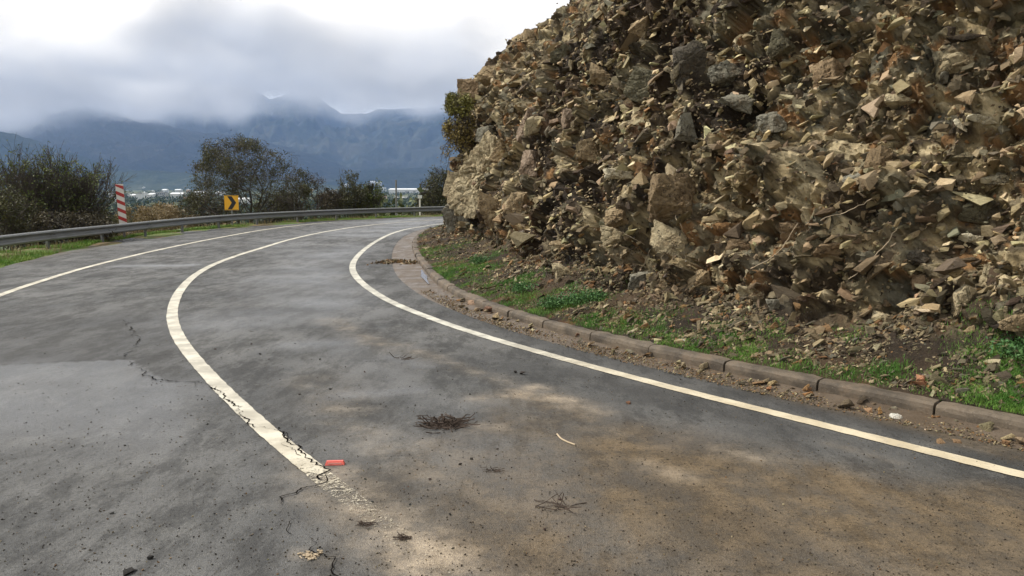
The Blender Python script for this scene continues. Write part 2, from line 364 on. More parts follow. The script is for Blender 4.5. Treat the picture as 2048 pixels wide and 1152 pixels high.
drk = stain([([(0, 640), (120, 620), (260, 625)], .8, .55), ([(0, 690), (180, 700), (280, 700)], .35, .6), ([(1250, 960), (1420, 1010)], .14, .5), ([(1480, 1040), (1600, 1080)], .12, .45),
             ([(1150, 745), (1400, 815), (1700, 890)], .22, .55), ([(870, 610), (1100, 690), (1400, 765), (1800, 860)], .2, .6), ([(560, 1152), (640, 1130)], .12, .35), ([(0, 740), (0, 800)], .1, .3), ([(810, 590), (770, 540), (790, 490)], .25, .4), ([(960, 840), (1080, 900)], .15, .3)])
dep_ = XYf[:, 1]*math.cos(TH)+CAMH*math.sin(TH); sxp = 1024+FPX*XYf[:, 0]/np.maximum(dep_, .5); syp = 576-FPX*(XYf[:, 1]*math.sin(TH)-CAMH*math.cos(TH))/np.maximum(dep_, .5)
# resurfaced patch on the left lane: lighter, smoother asphalt nearer than the seam, older and darker beyond it
seam = np.interp(sxp, [-600, 0, 180, 262, 330, 400], [748, 731, 722, 720, 764, 767])
inx = sstep(430, 330, sxp)*(dep_ > 1)
wet = np.maximum(wet, inx*(syp > seam)*sstep(960, 800, syp)*np.clip(.95+.8*wob, 0, 1))
drk = np.clip(drk*(1+1.2*wob), 0, 1)
drk = np.maximum(drk, inx*(syp <= seam)*sstep(590, 660, syp)*np.clip(.85+.7*wob, 0, 1))
V = np.c_[XYf, zroad(XYf)]
road = mesh("road", V, grid_faces(nu, nv), M_ASPH, col=np.c_[mud, tan, wet, drk], colname="st", smooth=True)
tag(road, kind="structure")

def ribbon(name, C, w0, w1, dz, mat, attrf=None, parent=road, jag=.006, sub=4):
    n = normals(C); k = np.arange(len(C)); rows = []
    j0 = jag*vnoise(np.c_[C*17, np.zeros(len(C))], 3); j1 = jag*vnoise(np.c_[C*17, np.ones(len(C))*7], 4)
    for u in np.linspace(0, 1, sub):
        rows.append(C+n*((w0+j0)*(1-u)+(w1+j1)*u)[:, None])
    XY = np.stack(rows, 1); P = XY.reshape(-1, 2); V = np.c_[P, zroad(P)+dz]
    col = attrf(P) if attrf else None
    return mesh(name, V, grid_faces(len(C), sub), mat, parent=parent, col=col, colname="st", smooth=True)
def cut(C, y0, y1): return C[(C[:, 1] > y0) & (C[:, 1] < y1)]
def fine(C): return polyline(C[::4], .04, 0)
def at_cen(P):
    e = G(660, 975); y = P[:, 1]
    w = sstep(e[1]+.9, e[1]-.10, y)*.15+.08*sstep(8, 5, y)+.085*sstep(e[1]+.05, e[1]-.2, y)+.07*sstep(e[1]-.1, e[1]-1.0, y); w += .12*np.clip(fbm(np.c_[P, P[:, 0]*0], .4, 3, 9), 0, 1)
    return np.c_[w, .10+.25*sstep(7, 4, y), w*0]
def at_right(P):
    y = P[:, 1]; return np.c_[.09+.1*np.clip(fbm(np.c_[P, P[:, 0]*0], .5, 3, 19), 0, 1), sstep(10, 6, y)*.5, y*0]
def at_left(P): return np.c_[.10+.1*np.clip(fbm(np.c_[P, P[:, 0]*0], .8, 3, 29), 0, 1)+.35*sstep(36, 44, P[:, 1]), P[:, 0]*0+.15, P[:, 0]*0]
ribbon("centre_line", fine(cut(C_CEN, 1.5, 60)), -.075, .075, .006, M_PAINT, at_cen)
ribbon("edge_line", fine(cut(C_RIGHT, -2, 60)), -.07, .07, .006, M_PAINT, at_right)
ribbon("edge_line", fine(cut(C_LEFT, -2, 60)), -.07, .07, .006, M_PAINT, at_left)

def crack(pts, w, amp=.02, seed=0, gap=.0):
    C = polyline(px(pts), .022, 0); n = normals(C); z = np.zeros(len(C))
    off = amp*2*vnoise(np.c_[C*9, z], seed)+amp*1.1*vnoise(np.c_[C*34, z], seed+1); C = C+n*off[:, None]
    ww = .62*w*np.clip(.55+.75*vnoise(np.c_[C*7, z], seed+2)+.3*vnoise(np.c_[C*40, z+3], seed+3), .06, 2)
    ww[0] = ww[-1] = .0005
    V = []
    for s in (-.5, .5): V.append(C+n*(s*ww)[:, None])
    P = np.stack(V, 1).reshape(-1, 2)
    return mesh("crack", np.c_[P, zroad(P)+.0095], grid_faces(len(C), 2), M_CRACK, parent=road)
crack([(250, 712), (268, 735), (300, 756), (330, 765), (385, 766), (440, 780)], .022, seed=1)
crack([(252, 640), (275, 680), (262, 705), (250, 715)], .022, seed=2)
crack([(0, 731), (90, 727), (180, 722), (262, 718), (350, 712)], .014, seed=3)
crack([(385, 768), (440, 790), (470, 815), (500, 850), (560, 870), (600, 905), (640, 935), (652, 965)], .022, .02, seed=4)
crack([(462, 800), (490, 825), (465, 845), (510, 850)], .010, .03, seed=5)
crack([(655, 940), (640, 965), (600, 978), (570, 1000), (597, 1030), (588, 1060), (590, 1075)], .015, .022, seed=6)
crack([(620, 1072), (632, 1095), (645, 1115), (668, 1130), (690, 1160)], .012, .020, seed=7)
crack([(560, 868), (585, 880), (572, 895), (610, 915)], .008, .02, seed=8)
crack([(640, 935), (760, 915), (900, 905), (1010, 880)], .003, .01, seed=9)
crack([(330, 535), (400, 550), (440, 525), (500, 500)], .012, .03, seed=10)
crack([(500, 850), (430, 856), (380, 862)], .004, .01, seed=12)

# ------------------------------------------------------------------ kerb, gutter
def strip(name, prof_fn, C, mat, kind="structure", col=None, smooth=False):
    n = normals(C); rows = prof_fn(C, n); XYZ = np.stack(rows, 1)
    o = mesh(name, XYZ.reshape(-1, 3), grid_faces(len(C), XYZ.shape[1]), mat, smooth=smooth)
    if kind: o["kind"] = kind
    return o
Ka = resamp(C_ASPH, 900); Kk = resamp(C_KERB, 900)
d_, ix_ = dist_poly(C_KERB, Ka); nn = normals(C_KERB)
k9 = np.exp(-.5*(np.arange(-20, 21)/8)**2); k9 /= k9.sum(); d_ = np.convolve(np.pad(d_, 20, 'edge'), k9, 'valid'); GA = C_KERB-nn*d_[:, None]
U = np.linspace(0, 1, 10)[None, :, None]; GA0, KB0 = GA-nn*.12, C_KERB+nn*.05; m_ = len(GA0)*4; xi = np.linspace(0, len(GA0)-1, m_); xo = np.arange(len(GA0))
up_ = lambda a: np.stack([np.interp(xi, xo, a[:, k]) for k in (0, 1)], 1)
U = np.linspace(0, 1, 26)[None, :, None]; GP = up_(GA0)[:, None]*(1-U)+up_(KB0)[:, None]*U
gp = GP.reshape(-1, 2); gz = zroad(gp)+.010*fbm(np.c_[gp, gp[:, 0]*0], .12, 3, 8)+np.tile(np.interp(np.linspace(0, 1, 26), [0, .25, .6, 1], [-.022, -.001, .008, .024]), m_)
gut = mesh("gutter", np.c_[gp, gz], grid_faces(m_, 26), M_GUT, smooth=True); tag(gut, kind="structure")
# kerb stones: dressed blocks about a metre long with open joints
Lk = np.r_[0, np.cumsum(np.linalg.norm(np.diff(C_KERB, axis=0), axis=1))]
parts = []; s0 = 0.4; NK = normals(C_KERB)
def kp(s): return np.array([np.interp(s, Lk, C_KERB[:, 0]), np.interp(s, Lk, C_KERB[:, 1])]), np.array([np.interp(s, Lk, NK[:, 0]), np.interp(s, Lk, NK[:, 1])])
while s0 < Lk[-1]-1.2:
    ln = random.uniform(.92, 1.02); dz = random.uniform(-.008, .008); do = random.uniform(-.012, .012)
    prof = [(0, -.1), (0.004, .07), (.014, .103), (.036, .124), (.10, .129), (.16, .127), (.17, -.1)]
    VV = []; ns = 9
    for i in range(ns):
        s = s0+.009+(ln-.018)*i/(ns-1); p, n = kp(s); n = n/np.linalg.norm(n)
        for (a, z) in prof:
            q = p+n*(a+do); j = .011*mnoise.noise(Vector((q[0]*7, q[1]*7, z*9)))-(.006 if i in (0, ns-1) and z > .1 else 0)
            VV.append((q[0]+n[0]*j, q[1]+n[1]*j, z+dz+(j if z > 0 else 0)))
    k = len(prof); FF = [(i*k+j, (i+1)*k+j, (i+1)*k+j+1, i*k+j+1) for i in range(ns-1) for j in range(k-1)]
    FF += [tuple(range(k)), tuple((ns-1)*k+j for j in range(k))[::-1]]
    parts.append((VV, FF)); s0 += ln+.004
v, f = merge(parts); kerb = mesh("kerb", v, f, M_CONC); tag(kerb, kind="structure")
# water lying in the gutter
for (pts, w) in (([(833, 478), (836, 500), (838, 518)], .05), ([(843, 543), (850, 560), (858, 572)], .045)):
    C = polyline(px(pts), .08, 0); nw = normals(C); w_ = w*(.8+.8*np.abs(vnoise(np.c_[C*4, C[:, 0]*0], 2)))*np.sin(np.linspace(.15, 3, len(C)))
    P = np.stack([C-nw*w_[:, None], C, C+nw*w_[:, None]], 1).reshape(-1, 2)
    o = mesh("gutter_water", np.c_[P, np.full(len(P), .034)], grid_faces(len(C), 3), M_WATER); tag(o, kind="structure")

# ------------------------------------------------------------------ cliff
keys_y = np.array([-3, 4, 6, 8, 11, 14, 18, 22, 26, 30, 36, 52.])
T0 = np.array([1.3, 1.15, 1.15, 1.2, 1.5, 1.7, 1.75, 1.5, 1.15, 1.2, 1.5, 2.])
ZB = np.array([.55, .55, .55, .55, .62, .60, .55, .50, .45, .45, .45, .45])
sK = polyline(C_KERB[::5], .045, 0); sK = sK[(sK[:, 1] > 1.5) | (sK[:, 0] < 0)]; nK = normals(sK)
w = 12; kk = np.exp(-.5*(np.arange(-36, 37)/w)**2); kk /= kk.sum()
nK = np.stack([np.convolve(np.pad(nK[:, j], 36, 'edge'), kk, 'valid') for j in (0, 1)], 1); nK /= np.linalg.norm(nK, axis=1, keepdims=True)
ang = 68
prof = []                                   # (kind, t, z) with t0/zb blended per s
vv = np.concatenate([np.linspace(0, 1, 26)[:-1], 1+np.arange(0, 212)*.044, 1+9.3+np.arange(1, 30)**1.35*.12])
ns_, nv_ = len(sK), len(vv)
t0 = np.interp(sK[:, 1], keys_y, T0); zb = np.interp(sK[:, 1], keys_y, ZB)
zt = np.interp(sK[:, 1], [-3, 10, 18, 22, 40], [5.6, 5.4, 5.0, 4.85, 4.8]); an = np.radians(np.interp(sK[:, 1], [0, 10, 17, 22, 26, 40], [66, 66, 68, 76, 79, 76]))
TT = np.zeros((ns_, nv_)); ZZ = np.zeros((ns_, nv_))
for j, v_ in enumerate(vv):
    if v_ <= 1:
        TT[:, j] = .13+(t0-.13)*v_; ZZ[:, j] = .125+(zb-.125)*(.55*v_+.45*v_**2)
    else:
        Ls = (v_-1); ls = (zt-zb)/np.sin(an); a1 = np.minimum(Ls, ls); a2 = np.clip(Ls-ls, 0, 5.5); a3 = np.maximum(Ls-ls-5.5, 0)
        TT[:, j] = t0+a1*np.cos(an)+a2*math.cos(math.radians(42))+a3*math.cos(math.radians(12))
        ZZ[:, j] = zb+a1*np.sin(an)+a2*math.sin(math.radians(42))+a3*math.sin(math.radians(12))
# soften the crest
kc = np.ones(9)/9
for arr in (TT, ZZ):
    for i in range(ns_):
        e = np.convolve(np.pad(arr[i], 4, 'edge'), kc, 'valid'); arr[i, 28:-4] = e[28:-4]
base = np.stack([sK[:, None, 0]+nK[:, None, 0]*TT, sK[:, None, 1]+nK[:, None, 1]*TT, ZZ], -1)
du = np.gradient(base, axis=0); dv = np.gradient(base, axis=1); N = np.cross(dv, du); N /= np.linalg.norm(N, axis=2, keepdims=True)
if N[ns_//2, 60, 0] > 0: N = -N
cl = sstep(.75, 1.35, vv)[None, :]          # 0 on the talus, 1 on the rock
B = base.reshape(-1, 3)
BS = B*np.array([1, 1, 1.25]) 
d1 = fbm(BS, 2.3, 3, 41).reshape(ns_, nv_); d2 = fbm(BS, .8, 3, 51).reshape(ns_, nv_); d3 = fbm(B, .22, 3, 61).reshape(ns_, nv_)
rid = 1-np.abs(fbm(BS@np.array([[1, .3, 0], [0, 1, .2], [.5, 0, 1]]), 1.3, 3, 71)).reshape(ns_, nv_)*2
def cells(P, size, seed, stretch=(1, 1, 1.0), tilt=.6, step=.35):
    M = np.array([[1, .25, -.35], [-.25, 1, .15], [.35, -.1, 1]]); Q = (P@M)*np.array(stretch)/size
    Q = Q+.35*np.stack([vnoise(Q*1.1, seed+50), vnoise(Q*1.1, seed+51), vnoise(Q*1.1, seed+52)], -1)
    I = np.floor(Q).astype(np.int64); best = np.full(len(Q), 1e9); sec = np.full(len(Q), 1e9); h = np.zeros(len(Q)); cid = np.zeros((len(Q), 3), np.int64); off = np.zeros((len(Q), 3))
    for dx in (-1, 0, 1):
        for dy in (-1, 0, 1):
            for dz in (-1, 0, 1):
                J = I+np.array([dx, dy, dz]); c = J+np.stack([hsh(J[:, 0], J[:, 1], J[:, 2], seed+k) for k in (1, 2, 3)], -1)
                o_ = Q-c; d = (o_**2).sum(1); m = d < best; sec = np.where(m, best, np.minimum(sec, d)); cid[m] = J[m]; off[m] = o_[m]; best = np.where(m, d, best)
    g = np.stack([hsh(cid[:, 0], cid[:, 1], cid[:, 2], seed+k)*2-1 for k in (4, 5, 6)], -1)
    r = hsh(cid[:, 0], cid[:, 1], cid[:, 2], seed+7)
    edge = np.sqrt(sec)-np.sqrt(best)
    return size*(tilt*(off*g).sum(1)+step*(r*2-1)-.22*(1-sstep(0, .16, edge))), r, hsh(cid[:, 0], cid[:, 1], cid[:, 2], seed+8)
c1, r1, q1 = cells(B, .78, 11, (1, 1, 1.3)); c2, r2, q2 = cells(B, .31, 31, (1, 1, 1.5), .75); c3, r3, q3 = cells(B, .11, 61, (1, 1, 1.6), .8)
shp = (ns_, nv_)
disp = cl*(.50*d1+.20*d2+.05*d3+.20*(rid-.6)+.64*c1.reshape(shp)+.52*c2.reshape(shp)+.58*c3.reshape(shp))+(1-cl)*(.05*d2+.035*d3)
disp *= sstep(0, .12, vv)[None, :]
for (qx, qy, Y, r, a) in [(1245, 515, 11.2, .45, -.55), (1790, 600, 8.2, .5, -.30), (1040, 340, 19, .5, -.5), (1905, 480, 7.6, .5, -.3), (1560, 330, 9.5, .6, .25), (1380, 170, 12, .8, .3), (1700, 250, 9, .5, -.25), (1560, 620, 9, .4, .1), (1180, 420, 13, .6, .2)]:
    p = A(qx, qy, Y)
    dd = np.linalg.norm(base-p, axis=2); disp += a*np.exp(-(dd/r)**2)
disp = np.where(disp > 0, .62*np.tanh(disp/.62), 1.0*np.tanh(disp/1.0))
cliffP = base+N*disp[..., None]
PALB = np.array([(.40, .33, .21), (.60, .52, .36), (.25, .225, .16), (.16, .135, .095), (.09, .07, .048), (.30, .18, .09), (.29, .25, .18), (.20, .19, .15)])
PALB = PALB*np.array([1.06, 1.0, .88]); qq = (q2*.55+q1*.45); ci = (hsh((q2*9999).astype(np.int64), (r1*77).astype(np.int64), (q1*0).astype(np.int64), 5)*8).astype(int) % 8
cb_ = PALB[ci]*(.55+.6*q3)[:, None]
zn = fbm(B, 1.4, 3, 88); soilm = sstep(.0, .22, zn+.25*vnoise(B*6, 4))[:, None]
cb_ = cb_*(1-soilm)+np.array([(.055, .042, .028)])*soilm*(.7+.5*q3[:, None])
cliff_col = np.c_[cb_, (cl*np.ones(shp)).ravel()*(1-.7*soilm[:, 0])]
cliff = mesh("cliff", cliffP.reshape(-1, 3), grid_faces(ns_, nv_), M_SOIL, smooth=False, col=cliff_col); tag(cliff, kind="structure")
CP = cliffP.reshape(-1, 3); CF = grid_faces(ns_, nv_)
bvh = BVHTree.FromPolygons([tuple(p) for p in CP.tolist()], CF.tolist())
def hit(qx, qy):
    d = Vector(pdir(qx, qy)).normalized(); r = bvh.ray_cast(Vector((0, 0, CAMH)), d)
    return r if r[0] is not None else (None,)*4

# angular stone templates
def hull_template(n, box_=(1, 1, 1), seed=0, cuts=0, rough=0, cube=.5):
    rr = random.Random(seed); bm = bmesh.new()
    for _ in range(n):
        p = Vector([rr.uniform(-1, 1) for _ in range(3)]); m = max(abs(c) for c in p); p = p*((1-cube)+cube/m) if m > 0 else p
        if p.length > 1.35: p *= 1.35/p.length
        bm.verts.new((p.x*box_[0], p.y*box_[1], p.z*box_[2]))
    r = bmesh.ops.convex_hull(bm, input=bm.verts)
    dead = [e for e in set(r["geom_interior"]+r["geom_unused"]) if isinstance(e, bmesh.types.BMVert)]
    bmesh.ops.delete(bm, geom=dead, context='VERTS')
    if cuts:
        bmesh.ops.dissolve_limit(bm, angle_limit=.35, verts=bm.verts, edges=bm.edges)
        bmesh.ops.bevel(bm, geom=list(bm.edges), offset=.05, segments=1, affect='EDGES')
        bmesh.ops.triangulate(bm, faces=bm.faces)
        for _ in range(cuts):
            es = [e for e in bm.edges if e.calc_length() > .16]
            bmesh.ops.subdivide_edges(bm, edges=es, cuts=1); bmesh.ops.triangulate(bm, faces=bm.faces)
        bm.normal_update()
        o = Vector((seed*3.1, seed*1.7, 0))
        for v in bm.verts:
            q = v.co*1.5+o; s = mnoise.fractal(q*1.2, .9, 2.1, 5)*.8+.5*abs(mnoise.noise(q*3.4))
            st = round(v.co.z*4+mnoise.noise(q*2))*.03
            v.co += v.normal*(rough*s)+Vector((st*.5, st*.3, 0))*rough*6
    bmesh.ops.recalc_face_normals(bm, faces=bm.faces); bmesh.ops.triangulate(bm, faces=bm.faces)
    bm.verts.index_update()
    V = np.array([v.co[:] for v in bm.verts]); F = np.array([[v.index for v in f.verts] for f in bm.faces]); bm.free(); return V, F
TPL = [hull_template(random.randint(8, 13), (1, random.uniform(.45, .9), random.uniform(.2, .65)), i) for i in range(70)]
def rotm(ax, an_):
    ax = ax/np.linalg.norm(ax, axis=1, keepdims=True); c = np.cos(an_)[:, None, None]; s = np.sin(an_)[:, None, None]
    K = np.zeros((len(ax), 3, 3)); K[:, 0, 1] = -ax[:, 2]; K[:, 0, 2] = ax[:, 1]; K[:, 1, 0] = ax[:, 2]; K[:, 1, 2] = -ax[:, 0]; K[:, 2, 0] = -ax[:, 1]; K[:, 2, 1] = ax[:, 0]
    I = np.eye(3)[None]; return I+s*K+(1-c)*(K@K)
def rand_rot(n, tilt=1.0):                 # flat axis near a common bedding tilt, then random
    A_ = rotm(np.tile([[0, 0, 1.]], (n, 1)), RNG.uniform(0, 6.283, n))
    ax = RNG.normal(size=(n, 3)); B_ = rotm(ax, RNG.normal(0, tilt, n))
    bed = rotm(np.array([[.4, 1, 0.]]), np.array([-.45]))
    return bed@B_@A_
PAL = np.array([(.41, .345, .225), (.66, .58, .41), (.26, .225, .15), (.15, .125, .085), (.075, .058, .040), (.32, .19, .09), (.30, .25, .17), (.19, .18, .14)])
PAL = PAL*np.array([1.06, 1.0, .88])
def pal(P, n, pr):
    c = PAL[RNG.choice(len(PAL), n, p=np.array(pr)/sum(pr))]*RNG.uniform(.7, 1.15, (n, 1))
    return np.clip(c*(1+RNG.normal(0, .04, (n, 3))), 0.01, .8)
def scatter(P, S, R, C):
    Vs, Fs, Cs = [], [], []; off = 0; k = RNG.integers(0, len(TPL), len(P))
    for i, (tv, tf) in enumerate(TPL):
        m = np.where(k == i)[0]
        if not len(m): continue
        v = np.einsum('nij,nkj->nki', R[m], tv[None]*S[m][:, None, None] if S.ndim == 1 else tv[None]*S[m][:, None, :])+P[m][:, None]
        Vs.append(v.reshape(-1, 3)); Fs.append((tf[None]+(np.arange(len(m))*len(tv))[:, None, None]).reshape(-1, 3)+off); off += len(m)*len(tv)
        Cs.append(np.repeat(C[m], len(tv), 0))
    return np.concatenate(Vs), np.concatenate(Fs), np.concatenate(Cs)

# sample points over the cliff
ctr = cliffP[:-1, :-1]; e1 = cliffP[1:, :-1]-ctr; e2 = cliffP[:-1, 1:]-ctr; ar = np.linalg.norm(np.cross(e1, e2), axis=2)
Nn = N[:-1, :-1]
def sample(n, wfun):
    W = ar*wfun; W = np.clip(W, 0, None).ravel(); W = W/W.sum(); id_ = RNG.choice(len(W), n, p=W)
    i, j = np.unravel_index(id_, ar.shape); u = RNG.random((n, 2))
    return ctr[i, j]+e1[i, j]*u[:, :1]+e2[i, j]*u[:, 1:], Nn[i, j], i, j
ys = sK[:-1, 1][:, None]*np.ones_like(ar); zs = ctr[..., 2]; vs = vv[:-1][None]*np.ones_like(ar)
vis = sstep(1.5, 3.5, ys)*sstep(40, 33, ys)*sstep(10.5, 8.5, zs)*(ys < 40)
near = np.clip(12/np.maximum(np.linalg.norm(ctr-np.array([0, 0, 1.8]), axis=2), 5), .35, 1.8)
clump = np.clip(.55+1.7*fbm(ctr.reshape(-1, 3), 1.0, 3, 91).reshape(ar.shape), .08, 2)
rock_w = vis*sstep(1.0, 1.25, vs)
def rock_batch(n, smin, smax, wf, tilt, pr, embed=.25):
    P, Nv, i, j = sample(n, wf); S = smin*(smax/smin)**(RNG.random(n)**2.0)
    zone = fbm(P, 1.6, 3, 101); P = P+Nv*(S*RNG.uniform(-.35, embed+.15, n))[:, None]
    sx = S[:, None]*RNG.uniform(.7, 1.25, (n, 3)); C = pal(P, n, pr)
    C = C*np.where(zone > .25, 1.12, np.where(zone < -.2, .72, 1))[:, None]
    r = (fbm(P, 1.7, 3, 111) > .30) & (RNG.random(n) < .7)
    C[r] = C[r]*.68+np.array([.24, .155, .085])*.32
    return P, sx, rand_rot(n, tilt), C
PR = [5.2, 3.6, 3, 3.0, 3.0, .35, 3, 2.2]
b1 = rock_batch(32000, .026, .115, rock_w*near**1.4*(.28+clump*.72), .75, PR)
b2 = rock_batch(4800, .075, .20, rock_w*(.3+.7*clump)*near**.5, .6, PR)
P_, S_, R_2, C_ = [np.concatenate([a, b]) for a, b in zip(b1, b2)]
v, f, c = scatter(P_, S_, R_2, C_)
o = mesh("rock_fragments", v, f, M_ROCK, col=c); tag(o, "countless small broken rock fragments covering the whole cliff face", "rubble", kind="stuff")
b3 = rock_batch(24000, .016, .042, rock_w*near**3*(1.2-.5*clump).clip(.1), 1.2, [2.5, 1.6, 3, 3.5, 3, 1, 2.5, 2.5], .1)
v, f, c = scatter(*b3); o = mesh("rock_chips", v, f, M_ROCK, col=c); tag(o, "fine stone chips filling the gaps between the cliff rocks", "rubble", kind="stuff")
tal_w = vis*sstep(1.25, .95, vs)*sstep(.02, .1, vs)
clt = np.clip(.5+1.3*fbm(ctr.reshape(-1, 3), .5, 3, 95).reshape(ar.shape), .03, 2)
tb = rock_batch(26000, .012, .05, tal_w*near**2*clt, 1.0, [3, 1.6, 3, 3.5, 3, 1.6, 3, 2.5], .05)
tb2 = rock_batch(3600, .04, .10, tal_w*near*clt*(.25+vs**2), .8, [4, 1.5, 3, 3, 2, 2, 3, 2], .0)
v, f, c = scatter(*[np.concatenate([a, b]) for a, b in zip(tb, tb2)]); c = c*.66
o = mesh("talus_gravel", v, f, M_ROCK, col=c); tag(o, "loose broken gravel lying on the slope between kerb and cliff", "gravel", kind="stuff")

# larger rocks, each a thing of its own
def surf(P, Nv): return P
P, Nv, i, j = sample(1400, rock_w*near**.6)
# keep the ones that face the camera and are in frame
keep = []
for q in range(len(P)):
    r = P[q]-np.array([0, 0, CAMH]); dep = r[1]*math.cos(TH)-r[2]*math.sin(TH); up = r[1]*math.sin(TH)+r[2]*math.cos(TH)
    X = 1024+FPX*r[0]/dep; Y = 576-FPX*up/dep
    if 900 < X < 2040 and 5 < Y < 690 and all(np.linalg.norm(P[q]-P[k]) > .28 for k in keep): keep.append(q)
    if len(keep) >= 210: break
for q in keep:
    tv, tf = TPL[random.randrange(len(TPL))]; s = random.uniform(.10, .24)*(1.15 if P[q][1] > 14 else .92)
    Rm = rand_rot(1, .6)[0]; S = s*np.array([random.uniform(.8, 1.3), random.uniform(.7, 1), random.uniform(.7, 1.1)])
    col = pal(None, 1, [5, 2.6, 3, 2, 1, .3, 3, 2])
    o = mesh("rock", (tv*S)@Rm.T, tf, M_BOULD, col=np.repeat(col, len(tv), 0), loc=P[q]-Nv[q]*s*.05)
    tag(o, "angular weathered rock sticking out of the broken cliff face", "rock", "angular rocks studding the cliff face")

BC = dict(pale=(.47, .395, .25), tan=(.38, .29, .17), grey=(.26, .245, .19), olive=(.17, .155, .10), dark=(.10, .085, .062), orange=(.30, .215, .125), ochre=(.23, .165, .09), cream=(.66, .60, .44), pink=(.33, .25, .18))
# (px, py, width px, height px, colour, roll, label)
BO = [(962, 350, 100, 156, 'pale', .35, "huge pale fractured boulder forming the upper left corner of the cliff base"),
      (925, 428, 68, 110, 'grey', .1, "tall grey split block at the very foot of the cliff's left end"),
      (985, 420, 55, 80, 'tan', -.1, "tan block with a flat face below the huge pale boulder"),
      (912, 372, 50, 60, 'pale', .5, "jagged pale ledge stone overhanging the guardrail end"),
      (1003, 300, 46, 64, "tan", .4, "tan slab wedged against the right side of the huge pale boulder"),
      (925, 385, 44, 52, "tan", .3, "tan splinter block at the left foot of the huge pale boulder"),
      (975, 270, 50, 40, "grey", .3, "grey block resting on top of the huge pale boulder"),
      (1062, 85, 56, 52, 'tan', .2, "rounded brown block standing on the cliff skyline"),
      (945, 185, 66, 52, 'orange', .1, "orange brown block on the skyline above the cliff bush"),
      (985, 150, 56, 40, 'tan', -.2, "brown block on the skyline between the orange block and the rounded one"),
      (1285, 50, 58, 52, 'tan', .5, "tan pointed block near the top edge, left of the dark hollow"),
      (1298, 172, 84, 78, 'olive', .4, "big dark olive angular block high in the middle of the cliff"),
      (1383, 130, 70, 92, 'dark', 0, "large dark upright block right of the big olive block"),
      (1452, 152, 74, 52, 'grey', .4, "grey slab with a sloping top at upper mid cliff"),
      (1470, 205, 70, 40, 'grey', .5, "grey green slab just below the upper grey slab"),
      (1078, 258, 52, 46, 'pale', .6, "pale wedge shaped block above the huge left boulder"),
      (1052, 250, 32, 80, 'pink', .3, "tall pinkish slab leaning beside the pale wedge"),
      (1138, 250, 36, 66, 'pink', .3, "narrow pinkish upright slab at left mid cliff"),
      (1345, 405, 100, 120, 'ochre', .1, "big flat ochre face with a long vertical crack"),
      (1360, 350, 62, 26, 'cream', .1, "cream capstone resting on top of the ochre face"),
      (1235, 350, 66, 24, 'cream', .2, "thin cream slab jutting out over a shadowed gap"),
      (1236, 430, 54, 50, 'tan', .15, "square tan block left of the ochre face"),
      (1238, 474, 84, 46, 'pale', .25, "pale topped boulder overhanging the dark hollow"),
      (1340, 480, 90, 60, 'pale', .7, "pale edged wedge below the ochre face"),
      (1385, 255, 70, 60, 'grey', .3, "grey weathered block in the centre of the cliff"),
      (1462, 415, 66, 70, 'pale', -.6, "pale fractured block leaning left beside the ochre face"),
      (1600, 470, 96, 62, 'orange', .2, "broad orange tan block at lower mid right cliff"),
      (1655, 500, 56, 46, 'orange', .3, "orange fractured block at the right of the broad one"),
      (1482, 490, 56, 34, 'orange', .3, "small orange slab with a shadow beneath it"),
      (1750, 335, 40, 84, 'ochre', .6, "long reddish brown slab leaning diagonally"),
      (1712, 362, 44, 42, 'grey', -.3, "grey cube left of the diagonal reddish slab"),
      (2005, 355, 84, 34, 'cream', .12, "long cream slab cut by dark cracks near the right edge"),
      (1965, 425, 80, 56, 'olive', .5, "dark block with pale edges under the long cream slab"),
      (1912, 130, 60, 46, 'pale', .3, "pale block high on the right of the cliff"),
      (1900, 147, 40, 40, 'grey', -.2, "greenish grey block beside the high pale block"),
      (1962, 240, 56, 20, 'cream', .3, "white streaked stone near the right edge"),
      (1920, 250, 34, 24, 'cream', .5, "small white stone left of the white streaked stone"),
      (1945, 480, 56, 26, 'cream', .35, "cream slab at lower right under the dark block"),
      (1990, 560, 80, 66, 'pale', .2, "pale cracked block at the right end of the cliff foot"),
      (1930, 605, 54, 66, 'pale', .4, "pale upright stone low at the right cliff foot"),
      (2025, 640, 60, 44, 'tan', .1, "tan block at the far right over the grass"),
      (1500, 588, 62, 42, 'pale', .6, "pale fractured stone above the gravel slope"),
      (1545, 612, 30, 30, 'grey', 0, "rounded grey stone alone on the gravel slope"),
      (1766, 638, 44, 34, 'pale', .9, "pale pointed stone resting on the gravel slope"),
      (1940, 660, 32, 30, 'tan', .2, "round tan stone on the gravel slope near the right edge"),
      (1135, 500, 84, 34, 'tan', .15, "tan ledge stone low on the left mid cliff"),
      (1130, 545, 60, 34, 'pale', .2, "pale ledge stone just under the tan ledge"),
      (1060, 330, 44, 66, 'pink', .2, "pinkish block right of the huge pale boulder"),
      (1030, 415, 44, 66, 'tan', .1, "brownish column right of the flat faced tan block"),
      (1180, 300, 56, 50, 'tan', .2, "tan block in the left middle of the cliff"),
      (1660, 150, 60, 70, 'orange', .3, "orange block in the rusty streak near the top"),
      (1570, 90, 60, 60, 'olive', .2, "olive block near the top centre right"),
      (1800, 210, 60, 40, 'pale', .4, "pale slab right of the rusty streak"),
      (1540, 250, 70, 50, 'grey', -.3, "grey leaning slab in the upper right middle"),
      (1840, 520, 56, 46, 'dark', .3, "dark block above the brown hollow"),
      (1290, 560, 70, 56, 'grey', .3, "grey boulder at the cliff foot below the wedge"),
      (1400, 560, 54, 46, 'tan', .3, "tan stone at the cliff foot right of the grey boulder"),
      (1205, 150, 54, 48, 'tan', .2, "tan block high on the left of the cliff"),
      (1130, 110, 50, 40, 'olive', .3, "olive block just inside the cliff skyline")]
